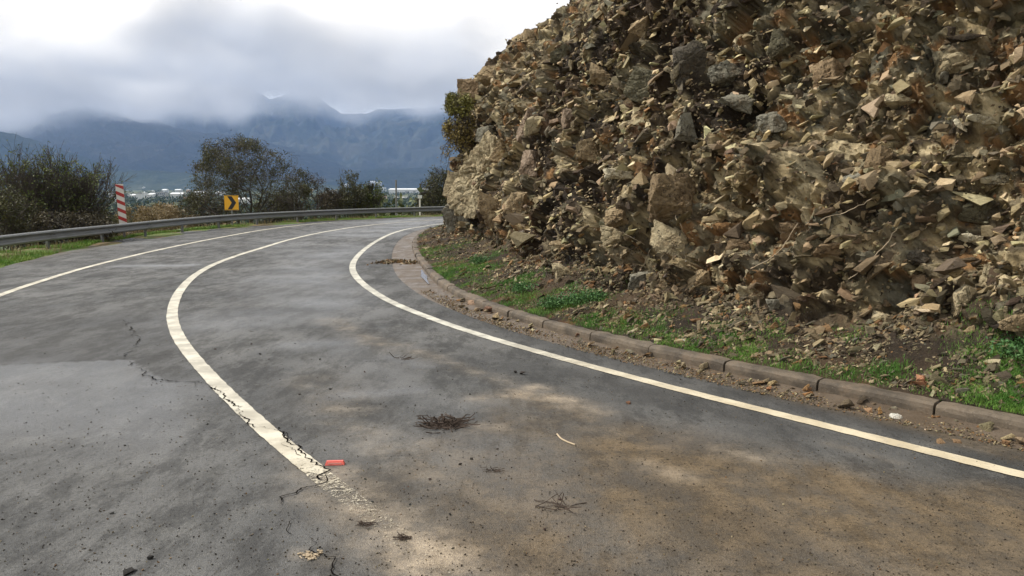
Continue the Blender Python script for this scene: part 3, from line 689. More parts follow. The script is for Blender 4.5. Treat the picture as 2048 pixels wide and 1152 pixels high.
def hull_fine(seed, r):
    rr = random.Random(seed); bm = bmesh.new()
    if seed == 500:
        for x, z in [(-1, -.3), (-.6, .35), (-.1, 1), (.42, .96), (1, .6), (.8, -.1), (.55, -1), (-.5, -1), (-.9, -.75)]:
            for y in (-.55+.25*z, .8): bm.verts.new((x*(1 if y > 0 else .86), y+rr.uniform(-.12, .12), z))
    for _ in range(0 if seed == 500 else 13):
        p = Vector([rr.uniform(-1, 1) for _ in range(3)]); p = p*(.42+.58/max(abs(c) for c in p))
        if p.length > 1.4: p *= 1.4/p.length
        bm.verts.new((p.x, p.y*.85, p.z))
    g = bmesh.ops.convex_hull(bm, input=bm.verts)
    dead = [e for e in set(g["geom_interior"]+g["geom_unused"]) if isinstance(e, bmesh.types.BMVert)]
    bmesh.ops.delete(bm, geom=dead, context='VERTS'); lim = max(.06, .028/r)
    for _ in range(5):
        es = [e for e in bm.edges if e.calc_length() > lim]
        if not es: break
        bmesh.ops.subdivide_edges(bm, edges=es, cuts=1); bmesh.ops.triangulate(bm, faces=bm.faces)
    bmesh.ops.recalc_face_normals(bm, faces=bm.faces); bm.verts.index_update()
    V = np.array([v.co[:] for v in bm.verts]); F = np.array([[v.index for v in f.verts] for f in bm.faces]); bm.free(); return V, F
def craggy(V, seed):
    K = 2.3 if seed == 0 else 1
    r = float(np.abs(V).max()); n = V/np.linalg.norm(V, axis=1, keepdims=True); P = V+seed*3.7
    a, _, _ = cells(P, min(.55*r, .4), 5, (1, 1, 1.4), .45, .30); b, _, _ = cells(P, .12*max(1, r*1.2), 9, (1, 1, 1.5), .5, .3)
    e = fbm(P, .10, 3, 3)
    return V+n*((a*.22+b*.20)*K+.007*e)[:, None]
def boulder(qx, qy, wpx, hpx, cn, roll, label, seed):
    r = hit(qx, qy)
    if r[0] is None:
        for dx in (15, 30, 45, 60, 80):
            r = hit(qx+dx, qy+10)
            if r[0] is not None: break
        if r[0] is None: return
        r = (r[0]+Vector(pdir(qx, qy)-pdir(qx+dx, qy+10))*r[0].y,)
    p = r[0]; Y = p.y; sw = wpx/FPX*Y/2; sh = hpx/FPX*Y/2
    tv, tf = hull_fine(seed+500, max(sw, sh))
    tv = tv*np.array([sw*1.0, (sw+sh)*.5, sh*1.0]); tv = craggy(tv, seed)
    a = roll*.6; Ry = np.array([[math.cos(a), 0, math.sin(a)], [0, 1, 0], [-math.sin(a), 0, math.cos(a)]])
    az = -.25+random.uniform(-.25, .25); Rz = np.array([[math.cos(az), -math.sin(az), 0], [math.sin(az), math.cos(az), 0], [0, 0, 1]])
    tv = tv@Ry.T@Rz.T
    c = np.array(BC[cn])[None]*np.ones((len(tv), 1))
    d = Vector(pdir(qx, qy)).normalized()*((sw+sh)*(-.05 if seed > 3 else -.12))
    o = mesh("boulder", tv, tf, M_BOULD, col=c, loc=p+d); tag(o, label, "boulder"); return o
for k, b in enumerate(BO): boulder(*b, seed=k)

# ------------------------------------------------------------------ terrain sheet
def ground_h(P):
    d, ix = dist_poly(P, C_RAIL[::3]); n = normals(C_RAIL[::3]); side = ((P-C_RAIL[::3][ix])*n[ix]).sum(1)   # >0: road side
    out = np.where(side < 0, d, -d)
    z = -.06+.0*out
    out_n = out+.6*fbm(np.c_[P, P[:, 0]*0], 6, 3, 7)
    fall = np.interp(out, [-60, .8, 3, 10, 30, 80, 200, 600], [0, 0, -.55, -2.6, -6.5, -13, -21, -25])
    bumpz = .06*fbm(np.c_[P, P[:, 0]*0], 1.1, 3, 17)*sstep(-1.2, -.3, out)+np.clip(out/40, 0, 1)*1.2*fbm(np.c_[P, P[:, 0]*0], 25, 3, 27)*sstep(400, 100, out)
    verge = .06*sstep(-1.1, -.4, out)*(out < 3)
    return np.where(out > -1.3, z+fall+bumpz+verge, -.08)
rs = np.concatenate([np.arange(0.5, 60, .35), 60*1.05**np.arange(0, 130)])
rs = rs[rs < 26000]
az = np.radians(np.concatenate([np.arange(-180, -45, 4), np.arange(-45, 3, .35), np.arange(3, 184, 4)]))
RR, AA = np.meshgrid(rs, az, indexing='ij'); TP = np.stack([RR*np.sin(AA), RR*np.cos(AA)], -1).reshape(-1, 2)
tz = np.where(np.abs(AA.ravel()) < 10, ground_h(TP), 0)
# on the cliff side the land stays level behind the cliff
def m_ground():
    n = NT("ground"); f = n.noise(.8, 5, .6); g = n.noise(14, 5, .7); big = n.noise(.012, 6, .65); fld = n.voro(.0042, out="Color")
    c = n.mix(n.ramp(f, .42, .6), (.085, .13, .028), (.14, .105, .055)); c = n.mix(n.ramp(g, .5, .7, 0, .6), c, (.045, .04, .02))
    far = n.mix(n.ramp(big, .4, .6), (.040, .062, .024), (.095, .105, .045)); s = n.sep(fld)
    far = n.mix(n.ramp(s[0], .5, .9, 0, .7), far, (.13, .12, .06))
    x = n.n.new("ShaderNodeVectorMath"); x.operation = 'LENGTH'; n.l.new(n.tc.outputs["Object"], x.inputs[0])
    c = n.mix(n.ramp(x.outputs["Value"], 60, 200), c, far)
    return n.fin(c, .95, n.bump(g, .6, .05), spec=.2)
M_GROUND = m_ground()
o = mesh("ground", np.c_[TP, tz], grid_faces(len(rs), len(az)), M_GROUND, smooth=True); tag(o, kind="structure")
def gh(x, y): return float(ground_h(np.array([[x, y]]))[0])

# ------------------------------------------------------------------ grass
def blades(P, H, W, name, mat, label, lean=.5, kind="stuff"):
    n = len(P); a = RNG.uniform(0, 6.283, n); d = np.stack([np.cos(a), np.sin(a), np.zeros(n)], 1); b = RNG.uniform(0, 6.283, n)
    ln = np.stack([np.cos(b), np.sin(b), np.zeros(n)], 1)*(H*RNG.uniform(.1, lean, n))[:, None]
    V = np.zeros((n, 5, 3)); w = W[:, None]*d*.5; up = np.array([0, 0, 1.])
    V[:, 0] = P-w; V[:, 1] = P+w; mid = P+up*(H*.55)[:, None]+ln*.35
    V[:, 2] = mid+w*.7; V[:, 3] = mid-w*.7; V[:, 4] = P+up*(H*RNG.uniform(.8, 1, n))[:, None]+ln
    f1 = np.array([[0, 1, 2], [0, 2, 3], [3, 2, 4]]); F = (f1[None]+(np.arange(n)*5)[:, None, None]).reshape(-1, 3)
    o = mesh(name, V.reshape(-1, 3), F, mat)
    return tag(o, label, "grass", kind=kind)
# patches on the talus (centre px, radii m, weight)
GPX = [(880, 545, .8, 1.2), (905, 575, .7, 1.2), (945, 590, .5, 1.1), (860, 505, .9, .6), (1030, 568, .45, 1.0), (1075, 625, .3, 1), (1130, 600, .4, 1.0), (1165, 585, .35, .9), (1190, 645, .25, .8), (1010, 605, .4, .8), (1255, 655, .25, .9),
       (1330, 675, .28, 1.1), (1420, 690, .28, 1.1), (1480, 700, .2, .9), (1590, 730, .2, .6), (1700, 750, .18, .7), (1770, 752, .18, .7), (1850, 780, .18, .8), (1960, 790, .25, 1.2), (2030, 800, .3, 1.4), (2035, 690, .3, 1.1), (2020, 760, .3, 1), (1430, 655, .25, .5), (1560, 660, .2, .35), (1690, 670, .2, .35), (1320, 640, .2, .5), (1800, 740, .2, .35), (950, 520, .5, .6), (930, 545, .6, .8)]
w_ = np.zeros(ar.shape)
for (qx, qy, r, s) in GPX:
    h = hit(qx, qy)
    if h[0] is None: continue
    w_ = np.maximum(w_, s*np.exp(-(np.linalg.norm(ctr-np.array(h[0]), axis=2)/r)**2))
kd = sstep(.5, .02, vs)*.35*sstep(-.1, .3, fbm(ctr.reshape(-1, 3), .7, 2, 131).reshape(ar.shape))
gw = (w_+kd)*np.clip(.45+1.4*fbm(ctr.reshape(-1, 3), .3, 3, 141).reshape(ar.shape), .0, 2)*vis*(vs < 1.3)*near**1.2
P, Nv, i, j = sample(60000, gw)
blades(P-[0, 0, .01], RNG.uniform(.02, .065, len(P)), RNG.uniform(.003, .007, len(P)), "grass", M_GRASS, "short bright green grass growing between the kerb and the cliff foot", .9)
# left verge
def verge_pts(n, o0, o1, y0=12, y1=60, nz=.8, sd=1):
    C = C_RAIL; nr = normals(C); m = np.where((C[:, 1] > y0) & (C[:, 1] < y1))[0]; k = RNG.choice(m, n*3)
    t = RNG.uniform(o0, o1, n*3); Q = C[k]+nr[k]*t[:, None]
    w = fbm(np.c_[Q, Q[:, 0]*0], nz, 3, sd)+RNG.uniform(-.25, .25, n*3)
    d, ix = dist_poly(Q, C_LEDGE[::3]); nl = normals(C_LEDGE[::3]); inside = ((Q-C_LEDGE[::3][ix])*nl[ix]).sum(1) > -.03
    Q = Q[(w > -.12) & ~inside][:n]; return np.c_[Q, ground_h(Q)]
P = verge_pts(95000, -1.0, 2.1, nz=1.4); blades(P-[0, 0, .01], RNG.uniform(.04, .13, len(P)), RNG.uniform(.008, .018, len(P)), "grass", M_GRASS2, "green verge grass beneath and in front of the steel guardrail", .8)
P = verge_pts(9000, -3.5, .6, sd=5); blades(P-[0, 0, .01], RNG.uniform(.08, .30, len(P)), RNG.uniform(.008, .02, len(P)), "dry_grass", M_DRYG, "tall straw coloured grass standing behind the steel guardrail", .7)

# ------------------------------------------------------------------ guardrail
def rail():
    C = cut(C_RAIL, -3, 60); n = normals(C); rt = empty("guardrail", (C[0][0], C[0][1], 0), "long corrugated steel guardrail curving round the outside of the bend", "guardrail")
    O = np.array([C[0][0], C[0][1], 0])
    prof = [(0, .56), (.02, .575), (.055, .555), (.065, .525), (.06, .50), (.0, .465), (-.005, .43), (.0, .395), (.06, .36), (.065, .335), (.055, .305), (.02, .285), (0, .30)]
    out = [(a, z) for a, z in prof]; back = [(a-.006, z) for a, z in prof[::-1]]; P = out+back
    rows = [np.c_[C+n*a, np.full(len(C), z)] for a, z in P+[P[0]]]
    XYZ = np.stack(rows, 1)-O
    mesh("beam", XYZ.reshape(-1, 3), grid_faces(len(C), XYZ.shape[1]), M_GALV, parent=rt)
    L = np.r_[0, np.cumsum(np.linalg.norm(np.diff(C, axis=0), axis=1))]; first = None; s = 1.0
    v, f = merge([box(-.16, -.10, -.05, .05, -.7, .53), box(-.10, -.012, -.04, .04, .34, .52)])
    vj, fj = box(-.002, .07, -.16, .16, .50, .578)
    while s < L[-1]:
        p = np.array([np.interp(s, L, C[:, k]) for k in (0, 1)]); q = np.array([np.interp(s, L, n[:, k]) for k in (0, 1)])
        if first is None: first = mesh("post", v, f, M_POST, parent=rt); o = first
        else: o = first.copy(); COL.objects.link(o); o.parent = rt
        o.location = (p[0]-O[0], p[1]-O[1], 0); o.rotation_euler = (0, 0, math.atan2(q[1], q[0])); s += 2.9
        if int(s/2.9) % 2 == 0:
            jp = mesh("splice_plate", *merge([box(.061, .068, -.15, .15, .50, .54), box(.061, .068, -.15, .15, .33, .37), tube((.066, -.1, .45), (.012, -.1, .45), .012, .012), tube((.066, .1, .45), (.012, .1, .45), .012, .012)]), M_GALV, parent=rt)
            jp.location = o.location; jp.rotation_euler = o.rotation_euler
rail()

# chevron sign
def chevron():
    p = A(463, 405.5, 36.1); w, h = .60, .66; rt = empty("chevron_sign", (p[0], p[1], -.1), "yellow road sign with a black arrow chevron pointing right above the guardrail", "road sign", rz=.28)
    zc = p[2]+.1
    mesh("post", *tube((0, .03, -.4), (0, .03, zc+.2), .035, .035, 10), M_POST, parent=rt)
    mesh("panel", *box(-w/2, w/2, -.01, .01, zc-h/2, zc+h/2), M_YEL, parent=rt)
    mesh("border", *merge([box(-w/2+.015, w/2-.015, -.0125, -.0105, zc+s*(h/2-.02)-.006, zc+s*(h/2-.02)+.006) for s in (-1, 1)]), M_BLK, parent=rt)
    t = .2; pts = [(-.17, h/2-.04), (.02, h/2-.04), (.2, 0), (.02, -h/2+.04), (-.17, -h/2+.04), (.01, 0)]
    V = [(x, y, zc+z) for y in (-.016, -.0105) for x, z in pts]
    F = [(0, 1, 2, 5), (5, 2, 3, 4), (11, 8, 7, 6), (10, 9, 8, 11)]+[(i, (i+1) % 6+0, (i+1) % 6+6, i+6) for i in range(6)]
    mesh("chevron", V, F, M_BLK, parent=rt)
chevron()
# striped marker board
def marker():
    b = A(248, 440, 28.0); tp = A(243.5, 368, 28.0); H = tp[2]+.5; w = .245
    rt = empty("striped_marker", (b[0], b[1], -.5), "upright board with red and white diagonal stripes behind the guardrail", "marker post", rz=.35); rt.rotation_euler = (0, -.035, .35)
    mesh("post", *box(-.04, .04, .02, .10, -.4, H-.1), M_WOOD, parent=rt)
    mesh("board", *box(-w/2, w/2, -.018, .018, 0.98, H), M_WHITE, parent=rt)
    per = .285; k = 0; z = H+.06
    while z > 1.12:
        a0, a1 = z, z-.125; dz = -.13
        poly = [(-w/2-.001, a0), (w/2+.001, a0+dz), (w/2+.001, a1+dz), (-w/2-.001, a1)]
        poly = [(x, min(max(q, .982), H-.001)) for x, q in poly]
        V = [(x, y, q) for y in (-.021, .021) for x, q in poly]
        mesh("red_stripe", V, [(0, 3, 2, 1), (4, 5, 6, 7), (0, 1, 5, 4), (1, 2, 6, 5), (2, 3, 7, 6), (3, 0, 4, 7)], M_RED, parent=rt); z -= per
marker()
# plain posts
def pole(qx, ytop, Y, r, label, name="pole", head=False, lean=0):
    b = A(qx, 420, Y); t_ = A(qx, ytop, Y); z0 = gh(b[0], b[1]); rt = empty(name, (b[0], b[1], z0), label, "pole")
    mesh("shaft", *tube((0, 0, -.3), (lean, 0, t_[2]-z0), r, r*.85, 8), M_POST if not head else M_WHITE, parent=rt)
    if head: mesh("cap", *box(-.13, .13, -.06, .06, t_[2]-z0-.02, t_[2]-z0+.17), M_LITTER, parent=rt)
    else: mesh("cap", *tube((lean, 0, t_[2]-z0-.01), (lean, 0, t_[2]-z0+.03), r*1.15, r, 8), M_POST, parent=rt)
pole(793, 361, 52, .065, "tall dark grey pole behind the guardrail near the end of the bend")
pole(840, 396, 51, .06, "short white post with a square head behind the guardrail", head=True)
pole(589, 394, 44, .03, "thin pale rod beside the small bare tree behind the guardrail")

# ------------------------------------------------------------------ trees and shrubs
def grow(base, stems, length, levels, spread, up, seed, kids=3, wig=.18, r0=.05, outer=1.0):
    rr = random.Random(seed); seg = []; tips = []
    def rv(s): return Vector((rr.gauss(0, s), rr.gauss(0, s), rr.gauss(0, s)))
    def br(p, d, L, r, lv):
        n = 4 if lv > 1 else 3
        for i in range(n):
            d = (d+rv(wig)+Vector((0, 0, up*.12))).normalized(); q = p+d*(L/n); ra = r*(1-.5*i/n); rb = r*(1-.5*(i+1)/n)
            seg.append((p, q, ra, rb, lv)); p = q
            if lv <= 1: tips.append((q, d))
            if lv > 0 and i >= (1 if lv < levels else 0):
                for _ in range(kids if i == n-1 else max(1, kids-2)):
                    nd = (d+rv(spread)).normalized(); br(p, nd, L*rr.uniform(.5, .8), rb*.62, lv-1)
    for k in range(stems):
        a = 6.283*k/stems+rr.uniform(-.5, .5); tl = rr.uniform(.15, .75)*outer
        d = Vector((math.cos(a)*tl, math.sin(a)*tl, 1)).normalized(); br(Vector(base)+Vector((math.cos(a), math.sin(a), 0))*.08, d, length*rr.uniform(.8, 1.15), r0, levels)
    return seg, tips
def leaf_quads(C, size, flat=.0):
    n = len(C); a = RNG.normal(size=(n, 3)); a /= np.linalg.norm(a, axis=1, keepdims=True); b = np.cross(a, RNG.normal(size=(n, 3))); b /= np.linalg.norm(b, axis=1, keepdims=True)
    s = size*RNG.uniform(.6, 1.4, (n, 1)); V = np.stack([C-a*s, C+b*s*.45, C+a*s, C-b*s*.45], 1)
    return V.reshape(-1, 3), np.arange(n*4).reshape(-1, 4)
def squash(P, Wd, H, seed):              # keep the crown inside an uneven rounded outline
    c = np.array([0, 0, H*.5]); a = np.array([Wd/2, Wd/2, H*.5]); q = (P-c)/a; r = np.linalg.norm(q, axis=1, keepdims=True)+1e-6
    lim = (1.0+.34*vnoise(q/r*3.1+seed, seed)[:, None]+.10*vnoise(q/r*9+seed, seed+1)[:, None])
    k = np.where(r > lim*.8, (lim*.8+(1-np.exp(-(r-lim*.8)/.45))*.3)/r, 1)
    return np.where(P[:, 2:] > H*.15, c+q*k*a, P)
def tree(name, loc, label, cat, H, Wd, stems, levels, leaf, nleaf, lsize, seed, group=None, kids=3, up=1.0, spread=.5, r0=.06, barkm=None, outer=1.0, clump=.09, wig=.18, trim=None):
    rt = empty(name, loc, label, cat, group); seg, tips = grow((0, 0, 0), stems, 1.0, levels, spread, up, seed, kids, wig, r0/H*2.2, outer)
    P0 = np.array([s[0][:] for s in seg]); P1 = np.array([s[1][:] for s in seg]); R0 = np.array([s[2] for s in seg]); R1 = np.array([s[3] for s in seg]); lv = np.array([s[4] for s in seg])
    T = np.array([t[0][:] for t in tips])
    zt = np.percentile(T[:, 2], 98.5 if trim else 93); xw = np.percentile(np.abs(T[:, :2]), 96 if trim else 86); S = np.array([Wd/2/xw, Wd/2/xw, H/zt])
    sq = (lambda q: q*S) if trim else (lambda q: squash(q*S, Wd, H, seed)); P0, P1, T = sq(P0), sq(P1), sq(T); rs_ = H/2.2; R0 = np.maximum(R0*rs_, .006); R1 = np.maximum(R1*rs_, .005)
    m = lv >= levels-1
    v, f = tubes_np(P0[m], P1[m], R0[m], R1[m], 6); mesh("trunk", v, f, M_BARK, parent=rt)
    v, f = tubes_np(P0[~m], P1[~m], R0[~m], R1[~m], 3); mesh("branches", v, f, barkm or M_BARK, parent=rt)
    if nleaf:
        # density varies from clump to clump so the crown keeps gaps
        wgt = np.clip(.35+1.6*fbm(T, .55, 2, seed+3), .02, 2)*np.clip(.35+T[:, 2]/H, .02, 2); k = RNG.choice(len(T), nleaf, p=wgt/wgt.sum())
        v, f = leaf_quads(T[k]+RNG.normal(0, clump, (nleaf, 3)), lsize); mesh("crown", v, f, leaf, parent=rt)
    return rt
def place(qx, Y, dz=0): 
    p = A(qx, 420, Y); return (p[0], p[1], gh(p[0], p[1])-.1+dz)
def treeat(name, qx, ytop, Y, wpx, label, cat, **k):
    l = place(qx, Y); top = A(qx, ytop, Y)[2]; return tree(name, l, label, cat, top-l[2], wpx/FPX*Y, **k)
treeat("thorn_tree", 497, 278, 43, 236, "large rounded thorn tree with a dense twiggy crown behind the chevron sign", "tree", stems=5, levels=4, leaf=M_OLIVE, nleaf=19000, lsize=.048, seed=3, kids=3, up=.35, spread=.62, r0=.09, outer=1.35, clump=.10)
treeat("thorn_bush", 60, 322, 27, 150, "big dark green thorn bush at the left edge, its half nearest the border", "bush", stems=8, levels=3, leaf=M_OLIVE2, nleaf=5200, lsize=.04, seed=5, trim=1, kids=4, up=.6, spread=.42, r0=.04, outer=.8, group=None, clump=.04, wig=.13)
treeat("thorn_bush", 148, 322, 28, 135, "big dark green thorn bush just left of the striped marker board", "bush", stems=8, levels=3, leaf=M_OLIVE2, nleaf=5200, lsize=.04, seed=8, trim=1, kids=4, up=.6, spread=.42, r0=.04, outer=.8, clump=.04, wig=.13)
treeat("thorn_bush", 10, 372, 25, 110, "low brownish thorn bush cut off by the left edge", "bush", stems=8, levels=3, leaf=M_OLIVE, nleaf=3500, lsize=.04, seed=9, trim=1, kids=3, up=.4, spread=.5, r0=.03, outer=1.1, clump=.08)
treeat("thorn_bush", 120, 422, 26, 150, "low brown undergrowth bush at the foot of the left thorn bushes", "bush", stems=9, levels=3, leaf=M_DUSK, nleaf=4500, lsize=.045, seed=19, kids=3, up=.2, spread=.55, r0=.03, outer=1.6, clump=.09)
treeat("bare_tree", 606, 338, 46, 100, "small nearly bare tree with reddish twigs right of the large thorn tree", "tree", stems=3, levels=3, leaf=M_DUSK, nleaf=2600, lsize=.045, seed=12, kids=3, up=.5, spread=.5, r0=.07, outer=1.1, barkm=M_TWIG)
treeat("shrub", 700, 356, 48, 80, "bushy olive brown shrub with upright shoots in the middle of the guardrail", "shrub", stems=8, levels=3, leaf=M_OLIVE, nleaf=8000, lsize=.055, seed=14, trim=1, kids=3, up=.8, spread=.4, r0=.03, outer=.6, clump=.08)
treeat("shrub", 732, 370, 49, 62, "smaller yellow green shrub touching the right side of the olive brown one", "shrub", stems=7, levels=3, leaf=M_OLIVE2, nleaf=6000, lsize=.055, seed=15, trim=1, kids=3, up=.8, spread=.4, r0=.03, outer=.6, clump=.08)
treeat("shrub", 658, 378, 47, 60, "low dark shrub left of the olive brown shrub", "shrub", stems=6, levels=3, leaf=M_DUSK, nleaf=4000, lsize=.05, seed=16, kids=3, up=.5, spread=.5, r0=.03, outer=.9, clump=.08)
treeat("shrub", 560, 385, 45, 90, "low tangled shrub under the right side of the large thorn tree", "shrub", stems=7, levels=3, leaf=M_DUSK, nleaf=5500, lsize=.05, seed=17, kids=3, up=.3, spread=.55, r0=.03, outer=1.2, clump=.1)
treeat("shrub", 420, 385, 44, 90, "low grey brown shrub under the left side of the large thorn tree", "shrub", stems=7, levels=3, leaf=M_DUSK, nleaf=4500, lsize=.05, seed=18, kids=3, up=.3, spread=.55, r0=.03, outer=1.2, clump=.1)
treeat("shrub", 880, 343, 60, 84, "rounded dark green bush by the guardrail's far end beside the cliff", "shrub", stems=8, levels=3, leaf=M_OLIVE, nleaf=9000, lsize=.07, seed=20, kids=4, up=.4, spread=.5, r0=.04, outer=1.1, clump=.13)
treeat("shrub", 330, 405, 42, 120, "ochre dry shrub right of the striped marker board", "shrub", stems=9, levels=3, leaf=M_SCRUBB, nleaf=8000, lsize=.05, seed=22, kids=3, up=.3, spread=.5, r0=.025, outer=1.4, clump=.1, barkm=M_PALE)
treeat("shrub", 275, 412, 40, 90, "lower ochre dry shrub touching the foot of the striped marker board", "shrub", stems=9, levels=3, leaf=M_SCRUBB, nleaf=6000, lsize=.05, seed=23, kids=3, up=.3, spread=.5, r0=.025, outer=1.4, clump=.1, barkm=M_PALE)
treeat("shrub", 205, 420, 34, 70, "grey green low shrub between the thorn bush and the striped board", "shrub", stems=7, levels=3, leaf=M_OLIVE, nleaf=4000, lsize=.045, seed=24, kids=3, up=.3, spread=.5, r0=.025, outer=1.3, clump=.1)
# bush growing out of the cliff
for (qx, qy, wd, hh, lf, sd, lb) in ((922, 262, 52, 88, M_OCHRE, 31, "ochre bush hanging on the cliff's left edge, the lower larger half"), (920, 215, 48, 50, M_YGREEN, 32, "olive bush on the cliff's left edge above the ochre bush")):
    h = hit(955, qy+20); Y = h[0].y if h[0] is not None else 24; p = A(qx, qy+hh*.5, Y-.2)
    o = tree("cliff_bush", tuple(p), lb, "bush", hh/FPX*Y, wd/FPX*Y, stems=8, levels=2, leaf=lf, nleaf=3800, lsize=.035, seed=sd, kids=4, up=.2, spread=.7, r0=.015, outer=1.8, clump=.06)
# leafy weeds on the talus
for k, (qx, qy, s, lb) in enumerate([(1150, 596, .22, "bushy green weed at the cliff foot under the tan ledge"), (1105, 602, .17, "smaller green weed just left of the bushy one"), (1045, 572, .18, "green weed low on the left slope"), (1190, 590, .14, "green weed right of the bushy one"), (1075, 632, .10, "small green weed close to the kerb"), (2035, 700, .2, "green weed at the right edge above the kerb"), (960, 515, .2, "green weed high on the slope near the cliff's left end")]):
    h = hit(qx, qy+10)
    if h[0] is None: continue
    n = 900; a = RNG.normal(0, s*.5, (n, 3)); a[:, 2] = np.abs(a[:, 2])*.7; v, f = leaf_quads(a, .017)
    st, sf = tubes_np(np.zeros((14, 3)), RNG.normal(0, s*.45, (14, 3))*[1, 1, .2]+[0, 0, s*.6], np.full(14, .003), np.full(14, .002))
    rt = empty("weed", tuple(h[0]), lb, "weed"); mesh("leaves", v, f, M_WEED, parent=rt); mesh("stems", st, sf, M_WEED, parent=rt)
# dry twigs hanging on the cliff
for k, (pts, lb) in enumerate([([(1225, 455), (1255, 470), (1290, 490)], "thin dry root across the hollow"), ([(1350, 430), (1362, 452), (1368, 470)], "short dry twig under the ochre face"), ([(1300, 500), (1288, 530), (1275, 560)], "pale dry root hanging below the pale wedge"), ([(1700, 560), (1760, 500), (1800, 450)], "long dry branch leaning diagonally on the right cliff"), ([(1640, 440), (1700, 420), (1750, 395)], "thin dry branch at right mid cliff"), ([(1500, 540), (1560, 500), (1600, 440)], "dry twig slanting up beside the broad orange block")]):
    Q = []
    for (a, b) in pts:
        h = hit(a, b)
        if h[0] is not None: Q.append(np.array(h[0])-pdir(a, b)*.12)
    if len(Q) < 2: continue
    Q = np.array(Q); C = polyline(Q, .05, 0); C += RNG.normal(0, .006, C.shape)
    v, f = tubes_np(C[:-1], C[1:], np.full(len(C)-1, .0045), np.full(len(C)-1, .004), 5); o = mesh("dry_branch", v-C[0], f, M_PALE, loc=tuple(C[0])); tag(o, lb, "branch")

# ------------------------------------------------------------------ things lying on the road
def stone(name, qx, qy, wpx, hpx, col, label, cat="stone", z=None, group=None, seed=None, mat=None, flat=.8):
    g = G(qx, qy, 0); zz = 0.0
    if z == 'hit':
        h = hit(qx, qy)
        if h[0] is None: return
        g = (h[0].x, h[0].y); zz = h[0].z
    Y = g[1]; s = wpx/FPX*Y/2; hz = max(hpx/FPX*Y/2, s*.25)
    tv, tf = TPL[(seed if seed is not None else random.randrange(len(TPL))) % len(TPL)]
    tv = tv/np.abs(tv).max(0); a = random.uniform(0, 6.28); Rz = np.array([[math.cos(a), -math.sin(a), 0], [math.sin(a), math.cos(a), 0], [0, 0, 1]])
    tv = (tv*np.array([s, s*random.uniform(.7, 1), hz*flat]))@Rz.T; ti = random.uniform(-.12, .12); tv[:, 2] += tv[:, 0]*ti; tv[:, 2] -= tv[:, 2].min()+hz*.12
    o = mesh(name, tv, tf, mat or M_BOULD, col=np.repeat(np.array([col]), len(tv), 0), loc=(g[0], g[1], zz)); return tag(o, label, cat, group)
stone("stone", 1790, 838, 27, 15, (.72, .70, .62), "flat white stone lying on the asphalt in front of the kerb", seed=3)
stone("stone", 1735, 826, 20, 18, (.36, .22, .12), "square brown stone lying left of the flat white stone", seed=8)
stone("stone", 1840, 776, 32, 22, (.42, .20, .11), "brick red stone on the grass behind the kerb", z='hit', seed=12)
stone("stone", 1838, 764, 24, 20, (.45, .22, .12), "brick red pointed stone resting above the other red one", z='hit', seed=15)
stone("stone", 1412, 735, 54, 22, (.26, .14, .08), "long reddish brown rock lying against the kerb face", seed=21)
stone("stone", 1170, 677, 42, 18, (.22, .12, .07), "reddish brown rock against the kerb by the grass patches", seed=5)
stone("stone", 985, 625, 34, 20, (.20, .11, .07), "dark brown rock at the kerb where the gutter narrows", seed=25)
stone("stone", 950, 612, 28, 18, (.36, .24, .16), "pale pinkish rock at the kerb left of the dark brown rock", seed=30)
stone("stone", 1520, 772, 30, 14, (.26, .16, .08), "flat tan rock in the gutter below the kerb's middle", seed=33)
stone("stone", 1882, 888, 30, 12, (.30, .19, .10), "flat orange brown stone on the asphalt right of the white one", seed=35)
stone("stone", 1912, 886, 22, 11, (.27, .17, .09), "small brown stone touching the flat orange brown stone", seed=37)
stone("stone", 2012, 890, 24, 18, (.34, .20, .10), "rounded tan stone near the right edge of the asphalt", seed=41)
stone("stone", 1045, 749, 12, 9, (.05, .04, .035), "dark clod on the lane, larger of a close pair", seed=42)
stone("stone", 1030, 746, 9, 7, (.045, .04, .035), "dark clod on the lane, smaller of a close pair", seed=43)
stone("stone", 942, 921, 9, 9, (.035, .03, .025), "round black clod below the pile of twigs", seed=44)
stone("stone", 224, 1029, 8, 8, (.03, .03, .028), "round black pebble alone on the lower left asphalt", seed=45)
stone("stone", 301, 1118, 14, 11, (.03, .028, .025), "black clod near the bottom left edge", seed=46)
stone("stone", 262, 1147, 36, 10, (.025, .022, .02), "dark lump cut by the bottom edge", seed=47)
stone("stone", 920, 931, 8, 8, (.05, .04, .03), "small dark clod beside the round black clod", seed=48)
stone("stone", 1257, 808, 12, 8, (.22, .11, .06), "reddish pebble on the lane near the right edge line", seed=49)
# dark pebbles scattered on the lanes
SP = [(595, 835), (610, 860), (640, 886), (558, 858), (404, 800), (431, 700), (503, 690), (520, 710), (37, 768), (250, 893), (415, 850), (360, 860), (590, 688), (440, 770), (890, 905), (995, 900), (1100, 860), (1120, 1000), (960, 1050), (930, 1110), (860, 960), (800, 880), (770, 900), (1190, 985), (1330, 905), (1385, 800), (1265, 880), (1440, 870), (1600, 1000), (1660, 1060), (1510, 1130), (700, 1040), (745, 1005), (520, 1060), (430, 1010), (1060, 945), (1150, 925), (640, 720), (690, 735), (730, 745), (660, 780), (600, 790), (560, 760), (830, 812), (880, 790), (940, 790), (905, 760), (1240, 915), (1215, 935), (1290, 950), (395, 960), (160, 930), (180, 1000), (100, 1090), (1090, 1060), (1220, 1100), (680, 900), (730, 960), (820, 1010), (900, 1030)]
for k in range(70): SP.append((random.uniform(420, 1500), random.uniform(700, 1130)))
for k, (a, b) in enumerate(SP):
    s = random.uniform(3, 6.5)*(1 if k < 60 else .7)
    stone("pebble", a, b, s, s*.9, (.045*random.uniform(.6, 1.6), .038, .032), "tiny dark pebble or clod lying loose on the asphalt lane", "pebble", group="dark pebbles scattered on the asphalt")
